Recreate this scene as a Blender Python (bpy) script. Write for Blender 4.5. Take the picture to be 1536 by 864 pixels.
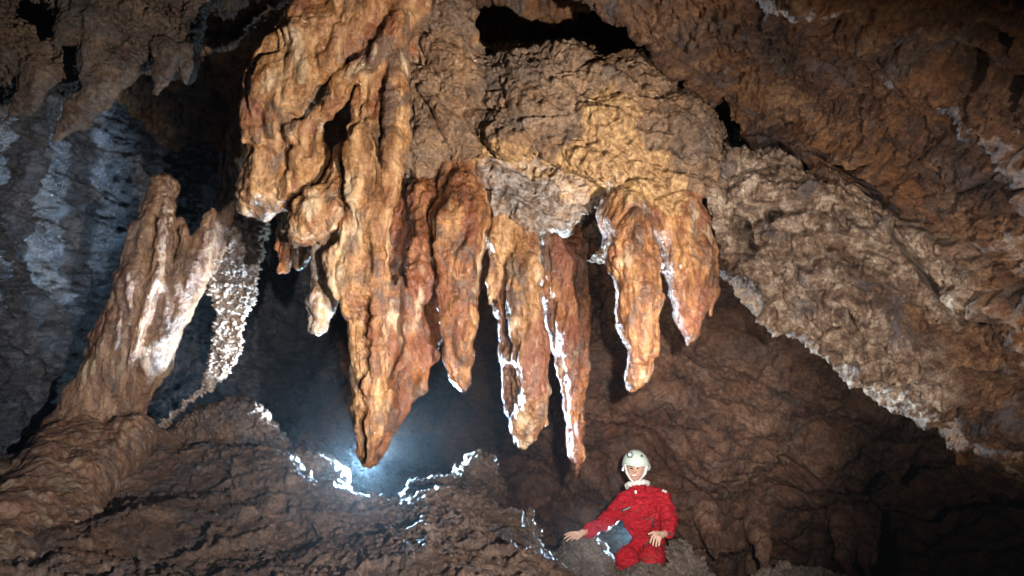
import bpy, math, random
import numpy as np
from mathutils import Matrix, Vector

for o in list(bpy.data.objects):
    bpy.data.objects.remove(o)
SC = bpy.context.scene
COL = SC.collection
rng = np.random.default_rng(7)
random.seed(7)

# ------------------------------------------------------------------ camera, world, lights, exposure
PITCH = math.radians(10.0)
CAMZ = 1.6
FPX = 960.0                       # focal length in pixels of the 1536-wide photograph
CT, ST = math.cos(PITCH), math.sin(PITCH)

def W(v):
    """camera frame (right, forward, up) -> world"""
    v = np.asarray(v, dtype=np.float64)
    out = np.empty_like(v)
    out[..., 0] = v[..., 0]
    out[..., 1] = v[..., 1] * CT - v[..., 2] * ST
    out[..., 2] = v[..., 1] * ST + v[..., 2] * CT + CAMZ
    return out

def P(px, py, d):
    """a point of the cave seen at px, py and standing d metres away (camera frame)"""
    return np.array([(px - 768.0) / FPX * d, d, (432.0 - py) / FPX * d])

cam_d = bpy.data.cameras.new('camera')
cam = bpy.data.objects.new('camera', cam_d)
COL.objects.link(cam)
cam_d.sensor_width = 36.0
cam_d.lens = FPX / 1536.0 * 36.0
cam_d.clip_start = 0.05
cam_d.clip_end = 200.0
cam.location = (0, 0, CAMZ)
cam.rotation_euler = (math.radians(90) + PITCH, 0, 0)
SC.camera = cam

world = bpy.data.worlds.new('World')
SC.world = world
world.use_nodes = True
bg = world.node_tree.nodes['Background']
bg.inputs[0].default_value = (0.02, 0.03, 0.045, 1)     # underground: no sky reaches the chamber
bg.inputs[1].default_value = 0.0

SC.view_settings.view_transform = 'Standard'
SC.view_settings.look = 'None'
SC.view_settings.exposure = 0.0
SC.view_settings.gamma = 1.0
SC.cycles.use_denoising = True
SC.cycles.max_bounces = 4
SC.cycles.diffuse_bounces = 3
SC.cycles.glossy_bounces = 2
SC.cycles.volume_bounces = 0
SC.cycles.sample_clamp_indirect = 4.0
SC.cycles.sample_clamp_direct = 0.0

def lamp(name, kind, c, energy, color, radius, target=None, size=60, blend=0.6):
    l = bpy.data.lights.new(name, kind)
    l.energy = energy
    l.color = color
    l.shadow_soft_size = radius
    o = bpy.data.objects.new(name, l)
    COL.objects.link(o)
    p = Vector(W(c))
    o.location = p
    if kind == 'SPOT':
        l.spot_size = math.radians(size)
        l.spot_blend = blend
        t = Vector(W(target))
        o.rotation_euler = (t - p).to_track_quat('-Z', 'Y').to_euler()
    return o

# the photographer's hand lamp, right of and below the camera, aimed at the dripstones
lamp('key_lamp', 'SPOT', (1.45, 0.0, -0.7), 1600, (1.0, 0.92, 0.82), 0.02, P(570, 250, 3.1), 60, 1.0)
# a second lamp left of the camera, aimed at the right wall
lamp('side_lamp', 'SPOT', (-0.7, 0.0, 0.3), 330, (1.0, 0.93, 0.86), 0.02, P(1180, 450, 3.3), 44, 1.0)
# a third lamp low on the right, raking up the right wall
lamp('right_lamp', 'SPOT', (0.75, 0.1, -0.95), 400, (1.0, 0.90, 0.80), 0.02, P(1215, 420, 3.0), 52, 1.0)
# added narrow fill near the camera, with no real source, brightening the caver
lamp('added_caver_fill', 'SPOT', (0.15, 0.0, 0.1), 2300, (1.0, 0.95, 0.9), 0.02, P(1000, 690, 5.3), 31, 1.0)
# added fill with no real source, low on the right, raking across the floor
lamp('added_floor_fill', 'SPOT', (0.8, -0.1, -0.2), 1000, (0.97, 0.95, 0.97), 0.02, P(380, 830, 2.7), 66, 1.0)
# lamp lying behind the long stalactite, plus a spot added beside it to rim-light the right-hand row
LAMP1 = P(549, 692, 4.25)
lamp('back_lamp', 'SPOT', LAMP1, 420, (0.45, 0.73, 1.0), 0.02, LAMP1 + np.array([-0.15, -1.0, 0.05]), 126, 0.5)
lamp('added_rim_spot', 'SPOT', LAMP1 + np.array([0.04, 0.02, 0.03]), 1300, (0.55, 0.79, 1.0), 0.02, LAMP1 + np.array([0.72, -0.35, 0.6]), 84, 0.35)
# another spot added at the same lamp, to brighten the leaning column
lamp('added_column_spot', 'SPOT', LAMP1 + np.array([-0.05, 0.02, 0.03]), 1100, (0.62, 0.82, 1.0), 0.02, P(284, 470, 4.4), 41, 0.7)
# lamp behind the caver, facing him
LAMP2 = P(959, 800, 5.95)
lamp('caver_back_lamp', 'SPOT', LAMP2, 650, (0.52, 0.79, 1.0), 0.02, LAMP2 + np.array([-0.75, -0.7, 0.12]), 110, 0.5)

# ------------------------------------------------------------------ noise
_perm = rng.permutation(256).astype(np.int32)
_perm = np.concatenate([_perm, _perm, _perm])
_g = rng.normal(size=(256, 3))
_g = (_g / np.linalg.norm(_g, axis=1)[:, None]).astype(np.float32)

def perlin(p):
    p = np.asarray(p, dtype=np.float32)
    i = np.floor(p).astype(np.int32)
    f = p - i
    i &= 255
    u = f * f * f * (f * (f * 6 - 15) + 10)
    res = None
    out = np.zeros(p.shape[0], np.float32)
    for dx in (0, 1):
        wx = u[:, 0] if dx else 1 - u[:, 0]
        a = _perm[(i[:, 0] + dx) & 255]
        for dy in (0, 1):
            wy = wx * (u[:, 1] if dy else 1 - u[:, 1])
            b = _perm[a + ((i[:, 1] + dy) & 255)]
            for dz in (0, 1):
                w = wy * (u[:, 2] if dz else 1 - u[:, 2])
                g = _g[_perm[b + ((i[:, 2] + dz) & 255)]]
                out += w * (g[:, 0] * (f[:, 0] - dx) + g[:, 1] * (f[:, 1] - dy) + g[:, 2] * (f[:, 2] - dz))
    return out * 1.5

def fbm(p, s, octs=4, gain=0.5, seed=0.0):
    p = p * s + seed * 17.37
    out = np.zeros(p.shape[0], np.float32)
    a = 1.0
    for k in range(octs):
        out += a * perlin(p)
        p = p * 2.03 + 11.7
        a *= gain
    return out

def ridged(p, s, octs=4, gain=0.5, seed=0.0):
    p = p * s + seed * 13.91
    out = np.zeros(p.shape[0], np.float32)
    a = 1.0
    for k in range(octs):
        out += a * (1 - 2 * np.abs(perlin(p)))
        p = p * 2.07 + 5.3
        a *= gain
    return out

def worley(p, s, seed=0):
    p = (p * s + seed * 7.77).astype(np.float32)
    i = np.floor(p).astype(np.int32)
    f1 = np.full(p.shape[0], 9, np.float32)
    f2 = np.full(p.shape[0], 9, np.float32)
    cid = np.zeros(p.shape[0], np.int32)
    for dx in (-1, 0, 1):
        for dy in (-1, 0, 1):
            for dz in (-1, 0, 1):
                c = i + np.array([dx, dy, dz], np.int32)
                h = _perm[_perm[_perm[c[:, 0] & 255] + (c[:, 1] & 255)] + (c[:, 2] & 255)]
                q = c + 0.5 + 0.45 * _g[h]
                d = np.linalg.norm(p - q, axis=1)
                m = d < f1
                f2 = np.where(m, f1, np.minimum(f2, d))
                cid = np.where(m, h, cid)
                f1 = np.where(m, d, f1)
    return f1, f2, cid

def sstep(a, b, x):
    t = np.clip((x - a) / (b - a), 0, 1)
    return t * t * (3 - 2 * t)

def warp(p, s, amp, seed=0.0):
    q = p * s + seed * 3.1
    return p + amp * np.stack([perlin(q + 3.3), perlin(q + 71.9), perlin(q + 137.2)], 1)

def rock_disp(p, seed=0, big=0.10, block=0.05, crack=0.03, fine=0.018, bs=3.0, tilt=(0.5, 0.2, 0.85), strata=0.0):
    """broken limestone: bulges, facetted blocks, cracks, then grit"""
    q = warp(p, 2.0, 0.06, seed)
    q = warp(q, 7.0, 0.02, seed + 2)
    d = big * fbm(p, 0.9, 3, 0.5, seed)
    t = np.array(tilt) / np.linalg.norm(tilt)
    st = (q @ t)[:, None] * t * 1.3 + q                      # blocks are flatter across the bedding
    f1, f2, cid = worley(st, bs, seed + 1)
    d = d + block * ((cid % 17) / 17.0 - 0.5) * sstep(0.0, 0.25, f2 - f1) + block * 0.5 * (0.5 - f1)
    d = d - crack * (1 - sstep(0.0, 0.09, f2 - f1)) * sstep(-0.15, 0.35, fbm(p, 2.1, 2, 0.5, seed + 6))
    if strata:
        h = (q @ t) * 7 + 0.8 * fbm(p, 2, 3, 0.5, seed + 8)
        fr = h - np.floor(h)
        d = d + strata * (sstep(0, 0.75, fr) - sstep(0.8, 1.0, fr))
    d = d + fine * 1.1 * fbm(q, 7.0, 3, 0.6, seed + 3)
    f1b, f2b, cb = worley(st, bs * 3.1, seed + 12)               # small broken facets
    d = d + fine * (1.1 * ((cb % 13) / 13.0 - 0.5) * sstep(0.0, 0.2, f2b - f1b) + 0.9 * (0.5 - f1b))
    d = d + fine * 0.75 * fbm(p, 30.0, 3, 0.65, seed + 5)         # grit
    d = d - fine * 1.6 * sstep(0.30, 0.62, perlin(p * 15.0 + seed)) - fine * 1.0 * sstep(0.3, 0.6, perlin(p * 33.0 + seed))
    return d

def flow_disp(p, seed=0, amp=1.0):
    """dripstone: drips running down, beads and small popcorn"""
    q = warp(p, 4.0, 0.05, seed)
    v = q * np.array([1, 1, 0.22])
    d = 0.036 * fbm(v, 8.0, 3, 0.5, seed)                     # flutes
    d = d + 0.010 * fbm(q * np.array([1, 1, 0.6]), 9.0, 3, 0.5, seed + 1)
    f1, f2, c = worley(q * np.array([1, 1, 0.42]), 16.0, seed)   # beads run together
    d = d + 0.024 * (0.55 - f1) + 0.010 * (0.5 - np.minimum(1, (f2 - f1) * -1 + 1))
    d = d + 0.006 * fbm(q, 34.0, 3, 0.6, seed + 7)
    return d * amp

# ------------------------------------------------------------------ mesh helpers
def mesh_obj(name, V, F, mat, parent=None, attrs=None, origin=None, smooth=True):
    """V in world coordinates; the origin goes to the middle of the base unless given"""
    V = np.asarray(V, dtype=np.float64)
    F = np.asarray(F, dtype=np.int32)
    if origin is None:
        origin = np.array([(V[:, 0].min() + V[:, 0].max()) / 2, (V[:, 1].min() + V[:, 1].max()) / 2, V[:, 2].min()])
    me = bpy.data.meshes.new(name)
    n, m = len(V), len(F)
    k = F.shape[1]
    me.vertices.add(n)
    me.vertices.foreach_set('co', (V - origin).astype(np.float32).ravel())
    me.loops.add(m * k)
    me.loops.foreach_set('vertex_index', F.ravel())
    me.polygons.add(m)
    me.polygons.foreach_set('loop_start', np.arange(m, dtype=np.int32) * k)
    me.polygons.foreach_set('loop_total', np.full(m, k, dtype=np.int32))
    me.polygons.foreach_set('use_smooth', np.full(m, smooth, dtype=bool))
    for an, av in (attrs or {}).items():
        a = me.attributes.new(an, 'FLOAT', 'POINT')
        a.data.foreach_set('value', np.asarray(av, np.float32))
    me.update(calc_edges=True)
    me.validate()
    if mat:
        me.materials.append(mat)
    o = bpy.data.objects.new(name, me)
    COL.objects.link(o)
    if parent is not None:
        o.parent = parent
        o.location = Vector(origin) - Vector(world_loc(parent))
    else:
        o.location = origin
    return o

def world_loc(o):
    l = Vector(o.location)
    while o.parent is not None:
        o = o.parent
        l += Vector(o.location)
    return l

def tag(o, label=None, cat=None, group=None, kind=None):
    if label: o['label'] = label
    if cat: o['category'] = cat
    if group: o['group'] = group
    if kind: o['kind'] = kind
    return o

def grid_faces(nr, nc):
    i = np.arange(nr * nc).reshape(nr, nc)
    return np.stack([i[:-1, :-1], i[:-1, 1:], i[1:, 1:], i[1:, :-1]], -1).reshape(-1, 4)

def vnormals(V, F):
    a, b, c, d = (V[F[:, k]] for k in range(4))
    fn = np.cross(c - a, d - b)
    N = np.zeros_like(V)
    for k in range(4):
        np.add.at(N, F[:, k], fn)
    return N / (np.linalg.norm(N, axis=1)[:, None] + 1e-12)

def cr(A, n):
    """Catmull-Rom along axis 0 to n samples"""
    A = np.asarray(A, float)
    m = A.shape[0]
    t = np.linspace(0, m - 1, n)
    i = np.clip(np.floor(t).astype(int), 0, m - 2)
    f = (t - i).reshape((-1,) + (1,) * (A.ndim - 1))
    g = lambda k: A[np.clip(k, 0, m - 1)]
    p0 = np.where((i - 1 < 0).reshape(f.shape), 2 * g(i) - g(i + 1), g(i - 1))
    p3 = np.where((i + 2 > m - 1).reshape(f.shape), 2 * g(i + 1) - g(i), g(i + 2))
    p1, p2 = g(i), g(i + 1)
    return 0.5 * (2 * p1 + (p2 - p0) * f + (2 * p0 - 5 * p1 + 4 * p2 - p3) * f * f + (3 * p1 - p0 - 3 * p2 + p3) * f ** 3)

def loft(rows, nr, nc, flip=False):
    A = np.array([[P(*q) for q in r] for r in rows])          # R,C,3 camera frame
    B = cr(A, nr)
    B = np.moveaxis(cr(np.moveaxis(B, 1, 0), nc), 0, 1)
    V = B.reshape(-1, 3)
    F = grid_faces(nr, nc)
    N = vnormals(V, F)
    # normals towards the camera in the mean
    if np.mean(np.sum(N * (-V), 1)) < 0:
        F = F[:, ::-1]
        N = -N
    return V, F, N

# ------------------------------------------------------------------ implicit solids
class Field:
    def __init__(s, lo, hi, h):
        s.lo = np.array(lo, float); s.h = h
        s.n = np.ceil((np.array(hi) - s.lo) / h).astype(int) + 1
        s.F = np.full(s.n, 9.0, np.float32)
        s.best = np.full(s.n, 9.0, np.float32)
        s.id = np.full(s.n, -1, np.int16)
        s.ax = [s.lo[k] + h * np.arange(s.n[k], dtype=np.float32) for k in range(3)]
    def sub(s, lo, hi):
        a = np.clip(np.floor((np.array(lo) - s.lo) / s.h).astype(int), 0, s.n)
        b = np.clip(np.ceil((np.array(hi) - s.lo) / s.h).astype(int) + 1, 0, s.n)
        return tuple(slice(a[k], b[k]) for k in range(3))
    def put(s, d, sl, k, cid):
        f = s.F[sl]
        if k > 0:
            hh = np.maximum(k - np.abs(f - d), 0) / k
            s.F[sl] = np.minimum(f, d) - hh * hh * k * 0.25
        else:
            s.F[sl] = np.minimum(f, d)
        m = d < s.best[sl]
        s.best[sl] = np.where(m, d, s.best[sl])
        s.id[sl] = np.where(m, cid, s.id[sl])
    def cone(s, a, b, r1, r2, k=0.03, cid=0, flat=1.0):
        a = np.asarray(a, float); b = np.asarray(b, float)
        mg = k + 0.06
        R = max(r1, r2) + mg
        ext = np.array([R, R * max(1.0, 1.0 / flat), R])
        sl = s.sub(np.minimum(a, b) - ext, np.maximum(a, b) + ext)
        X, Y, Z = np.meshgrid(*(s.ax[i][sl[i]] for i in range(3)), indexing='ij', sparse=True)
        if X.size == 0 or Y.size == 0 or Z.size == 0: return
        Y = (Y - a[1]) * flat
        ba = b - a
        ba = np.array([ba[0], ba[1] * flat, ba[2]])
        X = X - a[0]; Z = Z - a[2]
        l2 = float(ba @ ba) + 1e-12
        t = np.clip((X * ba[0] + Y * ba[1] + Z * ba[2]) / l2, 0, 1)
        d = np.sqrt((X - t * ba[0]) ** 2 + (Y - t * ba[1]) ** 2 + (Z - t * ba[2]) ** 2) - (r1 + (r2 - r1) * t)
        s.put(d.astype(np.float32), sl, k, cid)
    def ell(s, c, r, k=0.05, cid=0, rot=0.0):
        c = np.asarray(c, float); r = np.asarray(r, float)
        R = max(r) + k + 0.06
        sl = s.sub(c - R, c + R)
        X, Y, Z = np.meshgrid(*(s.ax[i][sl[i]] for i in range(3)), indexing='ij', sparse=True)
        if X.size == 0 or Y.size == 0 or Z.size == 0: return
        X = X - c[0]; Y = Y - c[1]; Z = Z - c[2]
        if rot:
            cs, sn = math.cos(rot), math.sin(rot)
            X, Z = X * cs + Z * sn, -X * sn + Z * cs
        k0 = np.sqrt((X / r[0]) ** 2 + (Y / r[1]) ** 2 + (Z / r[2]) ** 2)
        k1 = np.sqrt((X / r[0] ** 2) ** 2 + (Y / r[1] ** 2) ** 2 + (Z / r[2] ** 2) ** 2) + 1e-9
        d = np.where(k0 < 1e-3, -min(r), k0 * (k0 - 1) / k1)
        s.put(d.astype(np.float32), sl, k, cid)
    def chain(s, pts, k=0.03, cid=0, flat=1.0):
        """pts: (px, py, depth, radius in px)"""
        q = [(P(a, b, d), r / FPX * d) for a, b, d, r in pts]
        for (a, ra), (b, rb) in zip(q[:-1], q[1:]):
            s.cone(a, b, ra, rb, k, cid, flat)
    def blob(s, px, py, d, rx, ry, rd, k=0.06, cid=0, rot=0.0):
        s.ell(P(px, py, d), (rx / FPX * d, rd, ry / FPX * d), k, cid, rot)
    def poly(s, pts, d0, T, R, slope=(0, 0), k=0.05, cid=0):
        """rounded slab with a traced outline, T half its depth, R the rounding of its rim"""
        pts = np.array(pts, float)
        c = pts.mean(0)
        w = np.abs(pts - c).max()
        T2 = T + (abs(slope[0]) + abs(slope[1])) * w / 100
        cs = np.array([P(x, y, d) for x, y in pts for d in (d0 - T2, d0 + T2)])
        sl = s.sub(cs.min(0) - 0.08 - k, cs.max(0) + 0.08 + k)
        X, Y, Z = np.meshgrid(*(s.ax[i][sl[i]] for i in range(3)), indexing='ij', sparse=True)
        if X.size == 0 or Y.size == 0 or Z.size == 0: return
        u = X / Y * FPX + 768 + 0 * Z
        v = 432 - Z / Y * FPX + 0 * X
        dd = np.full(u.shape, 1e9, np.float32)
        ins = np.zeros(u.shape, bool)
        n = len(pts)
        for i in range(n):
            a, b = pts[i], pts[(i + 1) % n]
            e = b - a
            t = np.clip(((u - a[0]) * e[0] + (v - a[1]) * e[1]) / (e @ e + 1e-9), 0, 1)
            dd = np.minimum(dd, (u - a[0] - t * e[0]) ** 2 + (v - a[1] - t * e[1]) ** 2)
            if a[1] != b[1]:
                ins ^= ((a[1] > v) != (b[1] > v)) & (u < (b[0] - a[0]) * (v - a[1]) / (b[1] - a[1]) + a[0])
        sd = np.sqrt(dd) * np.where(ins, 1, -1) * Y / FPX        # inside positive, metres
        dm = d0 + slope[0] * (u - c[0]) / 100 + slope[1] * (v - c[1]) / 100
        z = np.maximum(np.abs(Y - dm) - (T - R), 0)
        d = np.sqrt(np.maximum(R - sd, 0) ** 2 + z ** 2) - R
        s.put(d.astype(np.float32), sl, k, cid)
    def mesh(s):
        return surface_nets(s.F, s.lo, s.h)
    def at(s, A, V):
        i = np.clip(np.round((V - s.lo) / s.h).astype(int), 0, s.n - 1)
        return A[i[:, 0], i[:, 1], i[:, 2]]

def surface_nets(F, lo, h):
    S = F < 0
    nx, ny, nz = F.shape
    cnt = np.zeros((nx - 1, ny - 1, nz - 1), np.int8)
    for a in (0, 1):
        for b in (0, 1):
            for c in (0, 1):
                cnt += S[a:nx - 1 + a, b:ny - 1 + b, c:nz - 1 + c]
    act = (cnt > 0) & (cnt < 8)
    idx = np.full(act.shape, -1, np.int32)
    cells = np.argwhere(act)
    idx[act] = np.arange(len(cells))
    acc = np.zeros((len(cells), 3)); num = np.zeros(len(cells))
    for ax in range(3):
        o1, o2 = [k for k in range(3) if k != ax]
        for u in (0, 1):
            for v in (0, 1):
                c0 = cells.copy(); c0[:, o1] += u; c0[:, o2] += v
                c1 = c0.copy(); c1[:, ax] += 1
                f0 = F[c0[:, 0], c0[:, 1], c0[:, 2]]; f1 = F[c1[:, 0], c1[:, 1], c1[:, 2]]
                m = (f0 < 0) != (f1 < 0)
                t = np.where(m, f0 / np.where(m, f0 - f1, 1), 0)
                p = np.zeros((len(cells), 3))
                p[:, ax] = t; p[:, o1] = u; p[:, o2] = v
                acc[m] += p[m]; num[m] += 1
    V = lo + h * (cells + acc / num[:, None])
    quads = []
    for ax in range(3):
        o1, o2 = [(1, 2), (2, 0), (0, 1)][ax]
        s0 = [slice(None)] * 3; s1 = [slice(None)] * 3
        s0[ax] = slice(0, -1); s1[ax] = slice(1, None)
        ch = np.argwhere(S[tuple(s0)] != S[tuple(s1)])
        lim = np.array(act.shape)
        ok = (ch[:, o1] > 0) & (ch[:, o2] > 0) & (ch[:, o1] < lim[o1]) & (ch[:, o2] < lim[o2])
        ch = ch[ok]
        inside = S[ch[:, 0], ch[:, 1], ch[:, 2]]
        def cell(a, b):
            c = ch.copy(); c[:, o1] -= a; c[:, o2] -= b
            return idx[c[:, 0], c[:, 1], c[:, 2]]
        q = np.stack([cell(1, 1), cell(0, 1), cell(0, 0), cell(1, 0)], 1)
        q = np.where(inside[:, None], q, q[:, ::-1])
        quads.append(q)
    Q = np.concatenate(quads)
    Q = Q[(Q >= 0).all(1)]
    return V, Q

def laplace(F, x, it, lam=0.5):
    x = np.array(x, float)
    shp = x if x.ndim > 1 else x[:, None]
    n = len(shp)
    for _ in range(it):
        acc = np.zeros_like(shp); c = np.zeros(n)
        for k in range(4):
            a, b = F[:, k], F[:, (k + 1) % 4]
            for j in range(shp.shape[1]):
                acc[:, j] += np.bincount(a, shp[b, j], n) + np.bincount(b, shp[a, j], n)
            c += np.bincount(a, minlength=n) + np.bincount(b, minlength=n)
        shp = shp * (1 - lam) + lam * acc / np.maximum(c, 1)[:, None]
    return shp if x.ndim > 1 else shp[:, 0]

def subdivide(V, F, attrs):
    """every quad into four"""
    n = len(V)
    E = np.concatenate([F[:, [k, (k + 1) % 4]] for k in range(4)])
    Es = np.sort(E, 1)
    key = Es[:, 0].astype(np.int64) * n + Es[:, 1]
    u, first, inv = np.unique(key, return_index=True, return_inverse=True)
    ev = Es[first]
    mid = lambda A: (A[ev[:, 0]] + A[ev[:, 1]]) / 2
    cen = lambda A: (A[F[:, 0]] + A[F[:, 1]] + A[F[:, 2]] + A[F[:, 3]]) / 4
    V2 = np.concatenate([V, mid(V), cen(V)])
    at2 = {k: np.concatenate([a, mid(a), cen(a)]) for k, a in attrs.items()}
    m = len(F)
    e = inv.reshape(4, m) + n
    c = np.arange(m) + n + len(u)
    F2 = np.concatenate([np.stack([F[:, k], e[k], c, e[(k + 3) % 4]], 1) for k in range(4)])
    return V2, F2, at2

def take(V, F, mask, attrs):
    f = F[mask]
    u, inv = np.unique(f, return_inverse=True)
    return V[u], inv.reshape(f.shape).astype(np.int32), {k: a[u] for k, a in attrs.items()}

# ------------------------------------------------------------------ materials
def N_(nt, t, **kw):
    n = nt.nodes.new(t)
    for k, v in kw.items():
        setattr(n, k, v)
    return n

class Mat:
    def __init__(s, name):
        s.m = bpy.data.materials.new(name)
        s.m.use_nodes = True
        s.nt = s.m.node_tree
        s.b = s.nt.nodes['Principled BSDF']
        s.pos = N_(s.nt, 'ShaderNodeNewGeometry').outputs['Position']
    def lk(s, a, b):
        s.nt.links.new(a, b)
    def setin(s, sock, v):
        if isinstance(v, bpy.types.NodeSocket): s.lk(v, sock)
        elif isinstance(v, (tuple, list)) and len(v) == 3 and sock.type == 'RGBA': sock.default_value = (*v, 1)
        else: sock.default_value = v
    def mapped(s, sc, off=(0, 0, 0)):
        n = N_(s.nt, 'ShaderNodeMapping')
        s.lk(s.pos, n.inputs[0])
        n.inputs['Scale'].default_value = sc
        n.inputs['Location'].default_value = off
        return n.outputs[0]
    def noise(s, scale, detail=6, rough=0.6, vec=None, dist=0.0, off=None):
        n = N_(s.nt, 'ShaderNodeTexNoise')
        s.lk(vec or (s.mapped((1, 1, 1), off) if off else s.pos), n.inputs['Vector'])
        n.inputs['Scale'].default_value = scale
        n.inputs['Detail'].default_value = detail
        n.inputs['Roughness'].default_value = rough
        n.inputs['Distortion'].default_value = dist
        return n.outputs['Fac']
    def vor(s, scale, feature='F1', vec=None):
        n = N_(s.nt, 'ShaderNodeTexVoronoi', feature=feature)
        s.lk(vec or s.pos, n.inputs['Vector'])
        n.inputs['Scale'].default_value = scale
        return n.outputs['Distance']
    def ramp(s, fac, stops):
        n = N_(s.nt, 'ShaderNodeValToRGB')
        s.setin(n.inputs[0], fac)
        e = n.color_ramp.elements
        while len(e) < len(stops): e.new(0.5)
        for k, (p, c) in enumerate(stops):
            e[k].position = p
            e[k].color = (*c, 1) if not isinstance(c, (int, float)) else (c, c, c, 1)
        return n.outputs[0]
    def mix(s, fac, a, b, mode='MIX'):
        n = N_(s.nt, 'ShaderNodeMix', data_type='RGBA', blend_type=mode)
        s.setin(n.inputs[0], fac); s.setin(n.inputs[6], a); s.setin(n.inputs[7], b)
        return n.outputs[2]
    def math(s, op, a, b=0.0, clamp=False):
        n = N_(s.nt, 'ShaderNodeMath', operation=op, use_clamp=clamp)
        s.setin(n.inputs[0], a); s.setin(n.inputs[1], b)
        return n.outputs[0]
    def attr(s, name):
        n = N_(s.nt, 'ShaderNodeAttribute', attribute_name=name)
        return n.outputs['Fac']
    def bump(s, h, strength, dist, prev=None):
        n = N_(s.nt, 'ShaderNodeBump')
        n.inputs['Strength'].default_value = strength
        n.inputs['Distance'].default_value = dist
        s.lk(h, n.inputs['Height'])
        if prev is not None: s.lk(prev, n.inputs['Normal'])
        return n.outputs[0]
    def out(s, col, rough, normal=None, spec=0.5, coat=None):
        s.setin(s.b.inputs['Base Color'], col)
        s.setin(s.b.inputs['Roughness'], rough)
        s.b.inputs['Specular IOR Level'].default_value = spec
        if normal is not None: s.lk(normal, s.b.inputs['Normal'])
        if coat:
            s.b.inputs['Coat Weight'].default_value = coat[0]
            s.b.inputs['Coat Roughness'].default_value = coat[1]
            if normal is not None: s.lk(normal, s.b.inputs['Coat Normal'])
        return s.m

def speckle(M, c):
    """grains and dark mineral specks"""
    s1 = M.ramp(M.noise(60.0, 5, 0.75, M.mapped((1, 1, 1), (3, 50, 9))), [(0.34, 0.35), (0.5, 0.62), (0.66, 0.95)])
    s2 = M.ramp(M.noise(150.0, 3, 0.7), [(0.35, 0.65), (0.65, 1.0)])
    c = M.mix(1.0, c, s1, 'MULTIPLY')
    c = M.mix(1.0, c, s2, 'MULTIPLY')
    return M.mix(1.0, c, (1.95, 1.95, 1.95), 'MULTIPLY')

def rock_colour(M, dark, mid, light, grey, ochre, gamt=0.5, ocamt=0.5, off=(0, 0, 0)):
    v = M.mapped((1, 1, 1), off)
    n1 = M.noise(2.2, 8, 0.65, v, 0.6)
    n2 = M.noise(9.0, 6, 0.7, v, 0.3)
    n3 = M.noise(40.0, 4, 0.7, v)
    f = M.math('ADD', M.math('MULTIPLY', n1, 0.42), M.math('ADD', M.math('MULTIPLY', n2, 0.33), M.math('MULTIPLY', n3, 0.25)))
    c = M.ramp(f, [(0.40, dark), (0.5, mid), (0.60, light)])
    g = M.ramp(M.noise(3.1, 7, 0.7, M.mapped((1, 1, 1), (off[0] + 31, off[1], 7)), 0.8), [(0.50, 0.0), (0.66, 1.0)])
    c = M.mix(M.math('MULTIPLY', g, gamt), c, grey)
    o = M.ramp(M.noise(2.6, 7, 0.68, M.mapped((1, 1, 1), (off[0] - 19, off[1] + 5, 3)), 0.5), [(0.5, 0.0), (0.62, 1.0)])
    c = M.mix(M.math('MULTIPLY', o, ocamt), c, ochre)
    return speckle(M, c)

def rock_bump(M, s=1.0, wet=0.0):
    a = M.noise(15.0, 8, 0.7, None, 0.2)
    b = M.noise(75.0, 8, 0.75)
    v = M.vor(30.0)
    n = M.bump(a, 1.0, 0.040 * s)
    n = M.bump(v, 0.5, 0.014 * s, n)
    return M.bump(b, 1.0, 0.012 * s, n)

def rough_mix(M, lo, hi, sc=6.0):
    return M.ramp(M.noise(sc, 5, 0.7, None, 0.4), [(0.38, lo), (0.62, hi)])

def rock_material(name, dark, mid, light, grey, ochre, gamt, ocamt, rlo, rhi, bs=1.0, off=(0, 0, 0), spec=0.5):
    M = Mat(name)
    return M.out(rock_colour(M, dark, mid, light, grey, ochre, gamt, ocamt, off), rough_mix(M, rlo, rhi), rock_bump(M, bs), spec)

def rock_material_band(name, *a, bs=1.0, off=(0, 0, 0)):
    M = Mat(name)
    dark, mid, light, grey, ochre, gamt, ocamt, rlo, rhi = a[:9]
    c = rock_colour(M, dark, mid, light, grey, ochre, gamt, ocamt, off)
    p = M.ramp(M.noise(14.0, 8, 0.72, None, 0.4), [(0.38, (0.065, 0.036, 0.023)), (0.5, (0.29, 0.19, 0.125)), (0.60, (0.54, 0.43, 0.33))])
    c = M.mix(M.math('MULTIPLY', M.attr('band'), 0.92), c, speckle(M, p))
    viol = M.ramp(M.noise(5.0, 7, 0.7, M.mapped((1, 1, 1), (41, 3, 2)), 0.6), [(0.55, 0.0), (0.63, 0.7)])
    c = M.mix(viol, c, (0.105, 0.092, 0.10))
    return M.out(c, rough_mix(M, rlo, rhi), rock_bump(M, bs), 0.5)

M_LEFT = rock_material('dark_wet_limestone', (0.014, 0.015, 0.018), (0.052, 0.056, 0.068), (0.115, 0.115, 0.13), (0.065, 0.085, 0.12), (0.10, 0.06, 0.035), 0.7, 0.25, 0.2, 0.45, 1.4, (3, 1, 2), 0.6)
M_RIGHT = rock_material_band('rusty_limestone', (0.016, 0.009, 0.007), (0.11, 0.048, 0.022), (0.30, 0.165, 0.08), (0.12, 0.105, 0.10), (0.30, 0.12, 0.033), 0.6, 0.55, 0.35, 0.7, bs=1.0, off=(8, 4, 1))
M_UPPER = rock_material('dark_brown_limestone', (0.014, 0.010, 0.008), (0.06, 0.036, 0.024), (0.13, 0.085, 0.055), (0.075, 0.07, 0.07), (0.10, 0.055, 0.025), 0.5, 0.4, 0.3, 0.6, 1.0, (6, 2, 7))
M_BACK = rock_material('red_brown_limestone', (0.03, 0.015, 0.010), (0.13, 0.062, 0.035), (0.25, 0.145, 0.09), (0.14, 0.12, 0.11), (0.22, 0.09, 0.04), 0.4, 0.4, 0.4, 0.75, 1.2, (1, 9, 5))
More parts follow.
